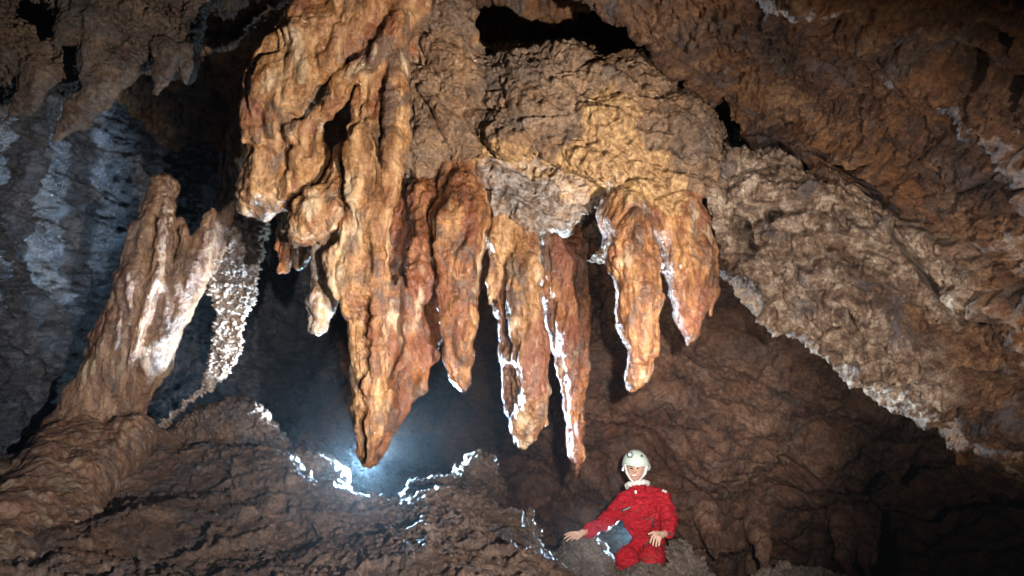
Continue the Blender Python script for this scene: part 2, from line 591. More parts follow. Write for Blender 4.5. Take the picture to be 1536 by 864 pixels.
M_FLOOR = rock_material('muddy_brown_rock_painted_sheen', (0.03, 0.018, 0.013), (0.11, 0.064, 0.04), (0.21, 0.135, 0.09), (0.085, 0.095, 0.115), (0.18, 0.09, 0.045), 0.55, 0.4, 0.18, 0.5, 1.1, (5, 5, 9), 0.6)  # blue-grey patches put the wet floor's bluish sheen into the colour
M_BOULDER = rock_material('grey_brown_rock', (0.05, 0.04, 0.034), (0.14, 0.105, 0.085), (0.24, 0.19, 0.16), (0.2, 0.19, 0.185), (0.2, 0.12, 0.07), 0.6, 0.3, 0.4, 0.7, 1.0, (2, 7, 4))

def formation_material():
    """dripstone and the rock it grows from; the attributes say how much of each"""
    M = Mat('dripstone')
    rock = rock_colour(M, (0.028, 0.016, 0.010), (0.12, 0.067, 0.036), (0.26, 0.155, 0.085), (0.12, 0.095, 0.08), (0.26, 0.125, 0.04), 0.4, 0.4, (4, 4, 4))
    sv = M.mapped((1, 1, 0.22))
    s1 = M.noise(9.0, 7, 0.62, sv, 0.7)
    s2 = M.noise(30.0, 5, 0.65, sv, 0.3)
    s3 = M.noise(75.0, 4, 0.7, M.mapped((1, 1, 0.5)))
    f = M.math('ADD', M.math('MULTIPLY', s1, 0.52), M.math('ADD', M.math('MULTIPLY', s2, 0.28), M.math('MULTIPLY', s3, 0.20)))
    flow = M.ramp(f, [(0.40, (0.022, 0.009, 0.005)), (0.47, (0.105, 0.030, 0.009)), (0.54, (0.25, 0.085, 0.021)), (0.64, (0.46, 0.24, 0.085))])
    pale = M.ramp(f, [(0.38, (0.085, 0.034, 0.012)), (0.47, (0.30, 0.14, 0.045)), (0.60, (0.60, 0.42, 0.22))])
    flow = M.mix(M.attr('pale'), flow, pale)
    red = M.ramp(M.noise(4.0, 5, 0.6, M.mapped((1, 1, 0.5), (7, 2, 1)), 0.5), [(0.48, 0.0), (0.62, 0.8)])
    flow = M.mix(red, flow, (0.17, 0.05, 0.022))
    mud = M.ramp(M.noise(5.0, 7, 0.68, M.mapped((1, 1, 0.6), (17, 12, 3)), 0.7), [(0.52, 0.0), (0.60, 0.8)])
    flow = M.mix(mud, flow, (0.085, 0.055, 0.04))
    cream = M.ramp(M.noise(6.0, 6, 0.65, M.mapped((1, 1, 0.4), (2, 31, 8)), 0.5), [(0.56, 0.0), (0.66, 0.75)])
    flow = M.mix(cream, flow, (0.55, 0.42, 0.27))
    edge = M.math('ADD', M.attr('flow'), M.math('MULTIPLY', M.math('SUBTRACT', M.noise(7.0, 6, 0.7), 0.5), 1.3))
    fm = M.ramp(edge, [(0.38, 0.0), (0.6, 1.0)])
    col = M.mix(fm, rock, flow)
    oc = M.ramp(M.noise(30.0, 7, 0.75), [(0.36, (0.10, 0.048, 0.018)), (0.5, (0.31, 0.165, 0.062)), (0.62, (0.50, 0.33, 0.155))])
    om = M.ramp(M.math('ADD', M.attr('ochre'), M.math('MULTIPLY', M.math('SUBTRACT', M.noise(8.0, 7, 0.7), 0.5), 1.6)), [(0.42, 0.0), (0.6, 0.9)])
    col = M.mix(om, col, oc)
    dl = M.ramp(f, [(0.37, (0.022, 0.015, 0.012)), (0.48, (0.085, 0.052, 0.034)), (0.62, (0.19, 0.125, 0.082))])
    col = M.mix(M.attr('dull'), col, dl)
    chalk = M.math('MULTIPLY', M.attr('chalk'), M.ramp(M.noise(22.0, 6, 0.75), [(0.42, 0.0), (0.56, 1.0)]))  # white patches: lamplight put into the colour, own tone on the grey stalactite
    col = M.mix(chalk, col, (0.62, 0.58, 0.56))
    a = M.noise(22.0, 7, 0.66, M.mapped((1, 1, 0.4)), 0.3)
    b = M.noise(80.0, 7, 0.74)
    v = M.vor(44.0, 'F1', M.mapped((1, 1, 0.6)))
    n = M.bump(a, 0.9, 0.026)
    n = M.bump(v, 0.5, 0.011, n)
    n = M.bump(b, 0.9, 0.009, n)
    r = M.mix(fm, rough_mix(M, 0.4, 0.75), rough_mix(M, 0.12, 0.36, 9.0))
    return M.out(col, r, n, 0.5, (0.65, 0.13))
M_FORM = formation_material()

# ------------------------------------------------------------------ cave shell (structure)
def px_of(V):
    return np.stack([768 + V[:, 0] / V[:, 1] * FPX, 432 - V[:, 2] / V[:, 1] * FPX], 1)

def near_line(V, pts, d=None, wob=6.0):
    """distance in px-sized steps from a line over the rock"""
    q = px_of(V) + wob * np.stack([perlin(V * 7.0), perlin(V * 7.0 + 40.3)], 1) + wob * 0.5 * np.stack([perlin(V * 19.0), perlin(V * 19.0 + 40.3)], 1)
    best = np.full(len(V), 1e9)
    pts = np.array(pts, float)
    for a, b in zip(pts[:-1], pts[1:]):
        e = b - a
        t = np.clip(((q - a) @ e) / (e @ e + 1e-9), 0, 1)
        best = np.minimum(best, np.linalg.norm(q - a - t[:, None] * e, axis=1))
    return best

def rock_sheet(name, rows, nr, nc, mat, seed, dents=(), steps=(), band=None, **kw):
    V, F, N = loft(rows, nr, nc)
    front = sstep(0.0, 0.3, np.sum(N * (-V), 1) / np.linalg.norm(V, axis=1))
    d = rock_disp(V, seed, **kw)
    for pts, r, depth in dents:                               # holes and open joints
        dist = near_line(V, pts if len(pts) > 1 else [pts[0], (pts[0][0] + 1, pts[0][1])])
        d = d - 2.2 * depth * (1 - sstep(r * 0.35, r * 0.95, dist)) * front
    attrs = {}
    if band:                                                  # a bed of another colour
        m = np.zeros(len(V))
        for pts, r in band:
            m = np.maximum(m, 1 - sstep(r * 0.4, r, near_line(V, pts, None, 18.0)))
        attrs['band'] = m
        d = d + 0.07 * sstep(0.1, 0.6, m) * front
    V = V + N * d[:, None]
    return tag(mesh_obj(name, W(V), F, mat, None, attrs), kind='structure')

# left wall
rows = [
    [(-1100, -200, 0.9), (-420, -200, 1.60), (-240, -180, 2.20), (-60, -170, 3.20), (110, -160, 4.30), (250, -150, 5.10), (370, -150, 5.80), (500, -150, 6.60), (640, -150, 7.60)],
    [(-1100, 60, 0.9), (-420, 60, 1.70), (-240, 70, 2.30), (-60, 80, 3.30), (100, 80, 4.60), (220, 80, 5.70), (330, 80, 6.20), (480, 80, 7.20), (640, 80, 8.40)],
    [(-1100, 260, 0.9), (-420, 260, 1.80), (-240, 270, 2.40), (-50, 280, 3.50), (95, 290, 4.80), (220, 290, 5.70), (330, 290, 6.20), (470, 290, 7.60), (620, 290, 9.20)],
    [(-1100, 470, 0.9), (-420, 470, 1.80), (-240, 470, 2.40), (-50, 480, 3.50), (85, 480, 4.70), (205, 480, 5.60), (310, 480, 6.10), (430, 480, 7.60), (560, 480, 9.60)],
    [(-1100, 680, 0.9), (-420, 680, 1.70), (-240, 680, 2.30), (-60, 680, 3.40), (70, 680, 4.50), (190, 680, 5.40), (300, 680, 6.00), (430, 680, 7.40), (560, 680, 9.40)],
    [(-1100, 950, 0.9), (-420, 950, 1.60), (-240, 930, 2.20), (-60, 900, 3.30), (70, 880, 4.40), (190, 860, 5.30), (300, 840, 6.00), (430, 830, 7.40), (560, 830, 9.40)],
]
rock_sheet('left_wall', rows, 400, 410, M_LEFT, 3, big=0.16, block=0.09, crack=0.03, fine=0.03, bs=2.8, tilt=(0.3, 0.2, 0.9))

# right wall: hangs over the chamber, its lower edge runs down to the right
rows = [
    [(930, -260, 2.2), (960, -60, 2.7), (1000, 50, 3.0), (1055, 120, 3.25), (1090, 205, 3.45), (1072, 275, 3.3), (1072, 340, 3.25), (1078, 402, 3.35), (1092, 392, 3.7), (1110, 300, 4.6), (1110, 150, 5.6)],
    [(1150, -280, 1.9), (1165, -60, 2.4), (1180, 60, 2.75), (1190, 140, 3.0), (1190, 215, 3.2), (1175, 290, 3.08), (1165, 380, 3.08), (1160, 470, 3.25), (1180, 468, 3.6), (1210, 380, 4.6), (1220, 230, 5.6)],
    [(1370, -300, 1.6), (1350, -60, 2.0), (1340, 70, 2.35), (1330, 170, 2.65), (1322, 265, 2.85), (1310, 355, 2.85), (1290, 455, 2.88), (1268, 540, 3.1), (1292, 548, 3.5), (1330, 470, 4.6), (1350, 320, 5.6)],
    [(1580, -300, 1.4), (1540, -60, 1.75), (1515, 80, 2.05), (1500, 190, 2.3), (1482, 300, 2.5), (1462, 400, 2.58), (1432, 520, 2.7), (1398, 615, 2.95), (1425, 640, 3.4), (1470, 570, 4.6), (1500, 420, 5.6)],
    [(1800, -300, 1.2), (1750, -60, 1.45), (1715, 90, 1.7), (1690, 220, 1.9), (1670, 350, 2.05), (1645, 470, 2.15), (1600, 610, 2.4), (1530, 695, 2.75), (1560, 740, 3.3), (1620, 690, 4.6), (1650, 520, 5.6)],
    [(2100, -300, 0.9), (2050, -60, 1.1), (2000, 100, 1.3), (1970, 250, 1.5), (1940, 400, 1.65), (1900, 540, 1.8), (1830, 700, 2.1), (1700, 800, 2.6), (1740, 860, 3.2), (1800, 820, 4.6), (1850, 640, 5.6)],
]
rock_sheet('right_wall', rows, 420, 460, M_RIGHT, 11, big=0.10, block=0.085, crack=0.03, fine=0.022, bs=4.2, tilt=(0.55, 0.1, 0.85), strata=0.03,
    dents=[([(1160, 322)], 15, 0.14), ([(1112, 340), (1128, 372)], 17, 0.12), ([(1432, 98), (1462, 104)], 22, 0.16), ([(1470, 55), (1500, 72)], 22, 0.16),
           ([(1510, 118), (1534, 138)], 18, 0.14), ([(1228, 222), (1285, 262), (1318, 296)], 9, 0.10), ([(1168, 222), (1215, 250)], 8, 0.08),
           ([(1345, 345), (1375, 395), (1420, 452), (1465, 490)], 9, 0.09), ([(1390, 165), (1450, 190)], 10, 0.10), ([(1150, 60), (1190, 110)], 7, 0.07),
           ([(1270, 470), (1290, 505)], 16, 0.10), ([(1300, 290), (1350, 320)], 7, 0.07), ([(1440, 560), (1540, 590)], 9, 0.09), ([(990, 84), (1060, 150), (1108, 228)], 24, 0.16),
           ([(1240, 100), (1300, 150)], 7, 0.06), ([(1380, 240), (1420, 275)], 9, 0.08)],
    band=[([(1075, 285), (1130, 330), (1200, 420), (1290, 500), (1380, 580)], 75), ([(1150, 290), (1300, 350), (1450, 450)], 60)])

# ceiling over the hanging block, with a dark recess behind its edge
rows = [
    [(120, -420, 2.2), (240, -420, 2.2), (330, -420, 2.2), (430, -420, 2.2), (560, -420, 2.0), (700, -420, 2.0), (820, -420, 2.0), (930, -400, 2.0), (1040, -380, 2.0), (1130, -340, 2.0)],
    [(140, -200, 3.0), (240, -160, 3.2), (330, -160, 3.2), (430, -200, 3.0), (560, -230, 2.6), (700, -200, 2.5), (820, -140, 2.5), (930, -110, 2.5), (1020, -80, 2.6), (1110, -40, 2.7)],
    [(150, -60, 3.7), (240, -20, 3.9), (325, 30, 4.0), (410, -20, 3.9), (560, -100, 3.3), (700, -170, 2.7), (810, -80, 2.75), (900, -12, 2.85), (985, 44, 3.0), (1075, 110, 3.2)],
    [(160, -20, 3.9), (250, 25, 4.05), (330, 70, 4.1), (405, 20, 4.05), (560, -90, 3.5), (700, -140, 2.9), (812, -56, 2.92), (905, 14, 3.0), (990, 68, 3.15), (1085, 150, 3.35)],
    [(165, -60, 4.3), (255, -30, 4.6), (335, 10, 4.7), (410, -40, 4.6), (560, -130, 4.2), (700, -240, 3.5), (815, -170, 3.45), (910, -70, 3.5), (1000, 15, 3.65), (1095, 140, 3.8)],
    [(170, 20, 5.2), (260, 60, 5.4), (340, 90, 5.6), (420, 60, 5.5), (560, 20, 5.2), (700, 20, 4.35), (815, 40, 4.25), (910, 60, 4.25), (1000, 90, 4.3), (1100, 180, 4.6)],
    [(170, 260, 5.9), (260, 260, 6.1), (340, 260, 6.3), (420, 260, 6.3), (560, 260, 6.0), (700, 240, 4.6), (815, 230, 4.35), (910, 230, 4.35), (1000, 250, 4.4), (1100, 300, 5.0)],
]
rock_sheet('cave_ceiling', rows, 330, 420, M_RIGHT, 21, big=0.10, block=0.06, crack=0.025, fine=0.018, bs=3.0)

# back wall of the chamber
rows = [
    [(260, 150, 8.5), (420, 150, 8.5), (600, 150, 7.5), (780, 150, 6.4), (950, 170, 5.9), (1120, 200, 5.6), (1300, 250, 5.3), (1500, 330, 4.8), (1800, 420, 4.0)],
    [(260, 330, 9.0), (420, 330, 9.0), (600, 330, 8.0), (780, 330, 6.8), (930, 350, 5.9), (1100, 370, 5.6), (1280, 420, 5.4), (1480, 500, 5.0), (1800, 600, 4.2)],
    [(260, 480, 9.0), (420, 480, 9.2), (600, 480, 8.3), (780, 470, 7.0), (920, 470, 5.9), (1090, 480, 5.5), (1260, 540, 5.4), (1450, 600, 5.3), (1800, 700, 4.8)],
    [(260, 600, 8.4), (420, 600, 8.4), (600, 600, 8.0), (760, 580, 7.2), (900, 570, 6.2), (1080, 590, 5.6), (1250, 630, 5.6), (1420, 680, 5.8), (1800, 780, 6.0)],
    [(260, 700, 7.6), (420, 700, 7.6), (600, 700, 7.6), (760, 680, 7.6), (890, 690, 7.2), (1070, 690, 6.2), (1240, 720, 6.3), (1400, 750, 7.2), (1800, 830, 7.5)],
    [(260, 790, 6.8), (420, 790, 6.8), (600, 790, 7.2), (760, 780, 7.8), (880, 780, 8.6), (1060, 780, 7.2), (1230, 790, 7.6), (1380, 810, 9.2), (1800, 880, 9.5)],
    [(260, 900, 6.0), (420, 900, 6.0), (600, 900, 6.4), (760, 880, 7.2), (880, 870, 8.0), (1060, 860, 8.4), (1230, 870, 9.0), (1380, 890, 10), (1800, 960, 10)],
    [(260, 1150, 4.0), (420, 1150, 4.0), (600, 1150, 4.4), (760, 1100, 4.8), (880, 1060, 5.4), (1060, 1020, 5.8), (1230, 1020, 6.2), (1380, 1040, 7), (1800, 1100, 7)],
]
rock_sheet('back_wall', rows, 340, 440, M_BACK, 31, big=0.28, block=0.14, crack=0.05, fine=0.03, bs=1.5)

# floor mound in front: nearer rows first, then the crest, then the drop behind it
crest = [(-260, 720, 2.6), (-80, 705, 3.2), (60, 690, 3.8), (150, 668, 4.1), (230, 662, 4.2), (330, 668, 4.1), (420, 692, 3.8), (485, 728, 3.5), (545, 742, 3.45), (605, 738, 3.45), (645, 722, 3.5), (700, 728, 3.55), (745, 760, 3.6), (785, 782, 3.7), (815, 828, 3.8), (860, 870, 3.9), (930, 930, 4.0), (1100, 1000, 4.1), (1400, 1060, 4.1)]
def frow(f):
    return [f(*c) for c in crest]
rows = [
    frow(lambda x, y, d: (768 + (x - 768) * 1.5, 1500, 1.15)),
    frow(lambda x, y, d: (768 + (x - 768) * 1.25, 1180, 1.55)),
    frow(lambda x, y, d: (768 + (x - 768) * 1.1, max(950, y + 120), 2.05 + 0.15 * (x > 700))),
    frow(lambda x, y, d: (x + 0.02 * (x - 768), max(y + 60, y + 0.6 * (905 - y)), 2.5 + 0.3 * (d - 3))),
    frow(lambda x, y, d: (x, y + 0.32 * max(0, 905 - y) + 15, d - 0.62)),
    frow(lambda x, y, d: (x, y + 14, d - 0.22)),
    frow(lambda x, y, d: (x, y, d)),
    frow(lambda x, y, d: (x, y + 16, d + 0.22)),
    frow(lambda x, y, d: (x, y + 120, d + 0.55)),
    frow(lambda x, y, d: (x, y + 330, d + 0.9)),
]
rock_sheet('cave_floor', rows, 560, 620, M_FLOOR, 41, dents=[([(388, 700), (402, 735), (440, 740)], 8, 0.018), ([(330, 690), (372, 720), (395, 790), (360, 830)], 8, 0.023), ([(470, 735), (452, 775), (430, 800)], 8, 0.020), ([(300, 815), (370, 800), (420, 792)], 9, 0.027), ([(350, 850), (430, 835), (455, 815)], 9, 0.027), ([(500, 800), (560, 790)], 7, 0.013), ([(230, 720), (250, 790), (215, 850)], 8, 0.018)], big=0.09, block=0.065, crack=0.03, fine=0.012, bs=2.8, tilt=(0.2, 0.5, 0.8))

# ------------------------------------------------------------------ hanging block with its stalactites: one solid, cut into things
FORM = {}
def comp(name, **kw):
    FORM[len(FORM)] = dict(name=name, **kw)
    return len(FORM) - 1

fld = Field((-1.55, 2.62, -1.10), (1.30, 4.62, 1.75), 0.0105)
C_BLOCK = comp('block', flow=0.0, pale=0.2)
C_SLAB = comp('slab', flow=0.32, pale=0.2)
C_FRINGE = comp('fringe', flow=0.0, pale=0.1, chalk=0.3)  # whitish lamplit underside put into the colour
C_DRAPE = comp('drape', flow=1.0, pale=0.55)
C_STEM = comp('stem', flow=1.0, pale=0.5)
C_FIN = comp('fin', flow=1.0, pale=0.1)
C_LUMP = comp('lump', flow=1.0, pale=0.9)
C_GREY = comp('grey', flow=0.8, pale=0.9, chalk=0.5)
C_T1 = comp('t1', flow=1.0, pale=0.0)
C_T2 = comp('t2', flow=1.0, pale=0.1)
C_T3 = comp('t3', flow=1.0, pale=0.0)
C_T4 = comp('t4', flow=1.0, pale=0.1)
C_CURT = comp('curt', flow=1.0, pale=0.0)
C_S2 = comp('s2', flow=1.0, pale=0.15)
C_S3 = comp('s3', flow=1.0, pale=0.75)
C_S4 = comp('s4', flow=1.0, pale=0.5)
C_S4F = comp('s4f', flow=1.0, pale=0.1)
C_S5 = comp('s5', flow=1.0, pale=0.05)
C_S6 = comp('s6', flow=1.0, pale=0.2)
C_S6F = comp('s6f', flow=0.8, pale=0.1, chalk=0.4)  # white lamplit edge put into the colour
C_S7 = comp('s7', flow=1.0, pale=0.15)
C_S7F = comp('s7f', flow=1.0, pale=0.4)

# block (rough ceiling rock)
fld.poly([(722, 92), (758, 74), (850, 68), (900, 74), (962, 80), (1000, 104), (1042, 140), (1082, 190), (1106, 236), (1084, 262), (1066, 292), (1000, 300), (905, 296), (884, 266), (845, 244), (790, 232), (752, 234), (730, 206), (720, 160), (736, 128)], 3.80, 0.68, 0.12, (0.0, -0.06), 0.05, C_BLOCK)  # unseen rear made deep to keep lamplight out of the recess
fld.blob(925, 215, 3.34, 100, 60, 0.22, 0.08, C_BLOCK, -0.3)
fld.blob(1010, 190, 3.24, 60, 40, 0.16, 0.06, C_BLOCK, -0.6)
# slab behind and left of it
fld.chain([(632, -120, 3.42, 62), (646, 30, 3.44, 66), (672, 160, 3.46, 84), (700, 240, 3.46, 60)], 0.08, C_SLAB)
fld.chain([(690, 150, 3.6, 60), (760, 250, 3.6, 60), (800, 305, 3.58, 46)], 0.06, C_SLAB)
fld.blob(640, 220, 3.48, 55, 70, 0.3, 0.05, C_SLAB)
fld.poly([(680, 225), (740, 232), (790, 236), (848, 250), (880, 268), (908, 294), (896, 316), (868, 328), (848, 343), (812, 338), (792, 345), (768, 318), (700, 322)], 3.56, 0.33, 0.07, (0.0, -0.06), 0.07, C_FRINGE)
fld.chain([(900, 300, 3.75, 60), (860, 340, 3.85, 50), (930, 380, 3.85, 30)], 0.06, C_SLAB)
fld.poly([(600, -120), (672, -120), (712, 60), (770, 112), (770, 240), (640, 240)], 4.02, 0.5, 0.12, (0, 0), 0.05, C_SLAB)  # backing added to seal the recess from the lamp behind
# draperies on the upper left
fld.chain([(600, -120, 3.35, 110), (540, 0, 3.2, 85), (480, 60, 3.08, 56), (420, 140, 3.0, 46), (384, 194, 2.98, 26)], 0.05, C_DRAPE)
fld.chain([(600, -80, 3.15, 40), (548, 30, 3.02, 28), (480, 96, 2.95, 23), (424, 150, 2.92, 21), (388, 206, 2.95, 16)], 0.012, C_DRAPE)
fld.chain([(545, -80, 3.15, 34), (476, 14, 3.06, 26), (412, 90, 3.0, 24), (374, 160, 2.97, 18), (363, 212, 2.96, 10)], 0.012, C_DRAPE)
fld.chain([(520, -20, 3.02, 14), (450, 66, 2.95, 12), (396, 136, 2.92, 10)], 0.01, C_DRAPE)
fld.chain([(590, 40, 3.0, 22), (556, 92, 2.94, 16), (512, 128, 2.94, 14), (478, 176, 2.96, 13), (456, 226, 2.99, 11)], 0.012, C_DRAPE)
fld.blob(397, 193, 2.93, 17, 14, 0.05, 0.012, C_DRAPE)
fld.blob(441, 198, 2.97, 14, 17, 0.05, 0.012, C_DRAPE, 0.3)
fld.chain([(446, 236, 3.0, 11), (438, 268, 2.99, 10), (424, 296, 3.0, 9)], 0.012, C_DRAPE)
fld.chain([(462, 128, 3.15, 34), (436, 200, 3.14, 45), (408, 265, 3.12, 45), (386, 300, 3.1, 29)], 0.02, C_DRAPE)
fld.chain([(470, 240, 3.12, 26), (440, 280, 3.1, 30), (398, 312, 3.1, 20)], 0.03, C_DRAPE)
# the long stalactite
fld.chain([(610, -130, 3.3, 90), (586, 0, 3.16, 52), (572, 90, 3.08, 38), (566, 200, 3.05, 36), (556, 300, 3.04, 33), (545, 370, 3.04, 38), (545, 425, 3.04, 43), (550, 500, 3.04, 32), (554, 580, 3.04, 25), (552, 640, 3.03, 20), (546, 694, 3.02, 10)], 0.02, C_STEM)
fld.chain([(546, 162, 3.0, 8), (538, 230, 2.97, 18), (541, 300, 2.95, 19), (545, 360, 2.96, 12)], 0.01, C_STEM)
fld.chain([(590, 90, 2.98, 15), (592, 200, 2.95, 15), (578, 300, 2.94, 13), (562, 380, 2.93, 11), (553, 440, 2.93, 10)], 0.01, C_STEM)
fld.chain([(568, 150, 2.97, 10), (566, 260, 2.94, 10), (556, 350, 2.93, 8)], 0.008, C_STEM)
fld.chain([(512, 388, 2.99, 20), (516, 424, 2.98, 21), (530, 470, 2.98, 15), (541, 540, 2.99, 10), (546, 610, 2.99, 8)], 0.012, C_STEM)
fld.chain([(560, 425, 2.98, 16), (563, 462, 2.95, 14)], 0.01, C_STEM)
yy = 488.0
while yy < 694:                                               # the beaded rib down its front
    r = random.uniform(0.85, 1.2)
    fld.blob(561 - 0.06 * (yy - 492) + random.uniform(-2, 2), yy, 2.952, (17 - 0.04 * (yy - 492)) * r, random.uniform(13, 17) * r, 0.05 - 0.0001 * (yy - 492), 0.014, C_STEM)
    yy += random.uniform(15, 24)
fld.poly([(572, 446), (598, 418), (616, 440), (633, 470), (635, 506), (661, 527), (642, 560), (612, 618), (588, 664), (558, 694), (560, 600), (562, 500)], 3.12, 0.045, 0.018, (0.03, 0.0), 0.012, C_FIN)
fld.chain([(612, 452, 3.1, 8), (618, 500, 3.09, 7), (590, 580, 3.06, 6)], 0.012, C_FIN)
# lump in the window
fld.chain([(512, 232, 3.06, 12), (505, 280, 3.05, 24), (482, 320, 3.02, 36), (458, 340, 3.02, 27)], 0.02, C_LUMP)
fld.chain([(440, 300, 3.1, 10), (442, 340, 3.06, 12), (462, 358, 3.03, 10)], 0.015, C_LUMP)
fld.chain([(500, 310, 3.25, 40), (500, 380, 3.2, 26)], 0.03, C_STEM)
# small ones
fld.chain([(490, 340, 3.2, 22), (487, 420, 3.16, 18), (477, 488, 3.15, 12)], 0.02, C_GREY)
fld.chain([(430, 310, 3.45, 14), (428, 370, 3.45, 13), (424, 405, 3.45, 8)], 0.02, C_T3)
fld.chain([(456, 330, 3.4, 14), (452, 375, 3.4, 11), (449, 400, 3.4, 7)], 0.02, C_T4)
fld.chain([(600, 290, 3.4, 20), (598, 350, 3.3, 15), (592, 410, 3.27, 10), (589, 438, 3.27, 6)], 0.02, C_T1)
fld.chain([(636, 290, 3.3, 22), (628, 360, 3.14, 15), (629, 410, 3.12, 17), (629, 440, 3.12, 12)], 0.02, C_T2)
fld.chain([(640, 390, 3.46, 26), (648, 470, 3.42, 22), (646, 520, 3.40, 12)], 0.02, C_CURT)
# the row of stalactites under the slab
fld.chain([(698, 262, 3.42, 45.0), (690, 335, 3.2, 37.8), (685, 400, 3.14, 30.6), (688, 460, 3.12, 28.8), (691, 520, 3.12, 23.4), (688, 564, 3.12, 16.2)], 0.03, C_S2)
fld.chain([(668, 330, 3.12, 12.6), (672, 420, 3.06, 10.8), (680, 500, 3.06, 9.9)], 0.02, C_S2)
fld.chain([(706, 330, 3.12, 12.6), (704, 420, 3.07, 10.8), (700, 500, 3.06, 9.0)], 0.02, C_S2)
fld.chain([(752, 330, 3.35, 28.8), (746, 380, 3.28, 15.3), (738, 425, 3.26, 9.9), (733, 455, 3.25, 7.2)], 0.03, C_S3)
fld.chain([(775, 330, 3.4, 32.4), (783, 400, 3.28, 27.0), (786, 470, 3.25, 27.0), (793, 540, 3.24, 28.8), (797, 600, 3.24, 25.2), (786, 640, 3.24, 17.1), (784, 664, 3.24, 9.0)], 0.03, C_S4)
fld.chain([(806, 520, 3.26, 14.4), (815, 590, 3.26, 13.5), (816, 632, 3.26, 7.2)], 0.02, C_S4)
fld.chain([(776, 380, 3.22, 9.9), (778, 470, 3.18, 9.0), (784, 560, 3.18, 9.9)], 0.015, C_S4)
fld.chain([(764, 390, 3.3, 10.8), (752, 470, 3.28, 12.6), (760, 540, 3.28, 12.6), (769, 620, 3.28, 8.1), (773, 664, 3.28, 4.5)], 0.015, C_S4F)
fld.chain([(850, 320, 3.85, 45.0), (846, 400, 3.65, 36.0), (848, 480, 3.6, 30.6), (856, 545, 3.58, 21.6), (862, 620, 3.56, 17.1), (864, 680, 3.56, 13.5), (864, 714, 3.56, 4.5)], 0.03, C_S5)
fld.chain([(846, 540, 3.55, 10.8), (846, 590, 3.55, 8.1), (856, 660, 3.55, 6.3)], 0.015, C_S5)
fld.chain([(950, 250, 3.3, 45.0), (938, 320, 3.12, 32.4), (946, 390, 3.04, 34.2), (955, 455, 3.02, 29.7), (964, 515, 3.02, 23.4), (952, 556, 3.02, 13.5), (947, 580, 3.02, 4.5)], 0.03, C_S6)
fld.chain([(955, 330, 2.98, 10.8), (968, 400, 2.95, 10.8), (970, 470, 2.96, 10.8)], 0.015, C_S6)
fld.chain([(908, 320, 3.15, 10.8), (918, 390, 3.12, 10.8), (934, 460, 3.1, 9.9), (944, 510, 3.08, 8.1)], 0.015, C_S6F)
fld.chain([(1000, 260, 3.35, 54.0), (1010, 330, 3.18, 41.4), (1028, 390, 3.12, 34.2), (1036, 440, 3.1, 25.2), (1032, 480, 3.1, 18.0), (1031, 512, 3.1, 9.0)], 0.03, C_S7)
fld.chain([(1045, 330, 3.15, 21.6), (1050, 400, 3.1, 16.2), (1044, 450, 3.1, 11.7)], 0.02, C_S7)
fld.chain([(1064, 360, 3.14, 8.1), (1069, 420, 3.12, 4.5), (1066, 472, 3.12, 2.2)], 0.012, C_S7F)

def finish(fld, seed, sub=True, rock=dict(big=0.05, block=0.075, crack=0.03, fine=0.015, bs=3.2), wob=0.02, famp=1.0, ochre=()):
    V, F = fld.mesh()
    lab = fld.at(fld.id, V)
    at = {k: np.array([FORM[i].get(k, 0) for i in range(len(FORM))], float)[lab] for k in ('flow', 'pale', 'chalk', 'dull')}
    V = laplace(F, V, 1, 0.4)
    at = {k: laplace(F, a, 5) for k, a in at.items()}
    at['ochre'] = np.zeros(len(V))
    for pts, r in ochre:
        at['ochre'] = np.maximum(at['ochre'], 1 - sstep(r * 0.3, r, near_line(V, pts, None, 20.0)))
    labf = lab[F].max(1)
    if sub:
        V, F, at = subdivide(V, F, at)
        labf = np.tile(labf, 4)
    N = vnormals(V, F)
    w = sstep(0.2, 0.7, at['flow'])
    fd = flow_disp(V, seed, famp)
    rd = rock_disp(V, seed + 47, **rock)
    fine = 0.012 * at['chalk'] * ridged(V, 14, 3, 0.6, 4)
    V2 = V + N * (fd * w + rd * (1 - w) + fine)[:, None]
    V2 = V2 + (warp(V * np.array([1, 1, 0.6]), 6.0, wob, seed) - V * np.array([1, 1, 0.6])) * w[:, None]
    WV = W(V2)
    def cut(name, ids, parent=None, mat=None):
        v, f, a = take(WV, F, np.isin(labf, ids), at)
        return mesh_obj(name, v, f, mat or M_FORM, parent, a)
    return cut
cut = finish(fld, 5, ochre=[([(915, 180), (925, 230), (880, 255)], 75), ([(745, 225), (800, 250), (860, 262)], 34), ([(950, 250), (1000, 280)], 60)])

GS = 'stalactites hanging from the rock block'
tag(cut('ceiling_rock', [C_BLOCK, C_SLAB, C_FRINGE]), kind='structure')
tag(cut('flowstone_drapery', [C_DRAPE]), 'broad folded orange flowstone drapery sweeping down left of the dark window', 'flowstone')
o = tag(cut('stalactite', [C_STEM]), 'longest orange stalactite, its tip in front of the glowing blue lamp', 'stalactite', GS)
cut('fin', [C_FIN], o)
tag(cut('flowstone_lump', [C_LUMP]), 'pale cream knobbly flowstone lump hanging beneath the dark window', 'flowstone')
tag(cut('stalactite', [C_GREY]), 'pale grey blunt stalactite left of the longest stalactite', 'stalactite', GS)
tag(cut('stalactite', [C_T1]), 'short dark red stalactite in the gap right of the longest stalactite', 'stalactite', GS)
tag(cut('stalactite', [C_T2]), 'short stubby brown stalactite with round tip beside the thick round tipped one', 'stalactite', GS)
tag(cut('stalactite', [C_T3]), 'tiny dark stalactite in shadow, nearest to the sparkling white curtain', 'stalactite', GS)
tag(cut('stalactite', [C_T4]), 'tiny dark stalactite in shadow beside the pale grey blunt one', 'stalactite', GS)
tag(cut('stalactite', [C_CURT]), 'dark shaded curtain of dripstone behind the fin of the longest stalactite', 'stalactite', GS)
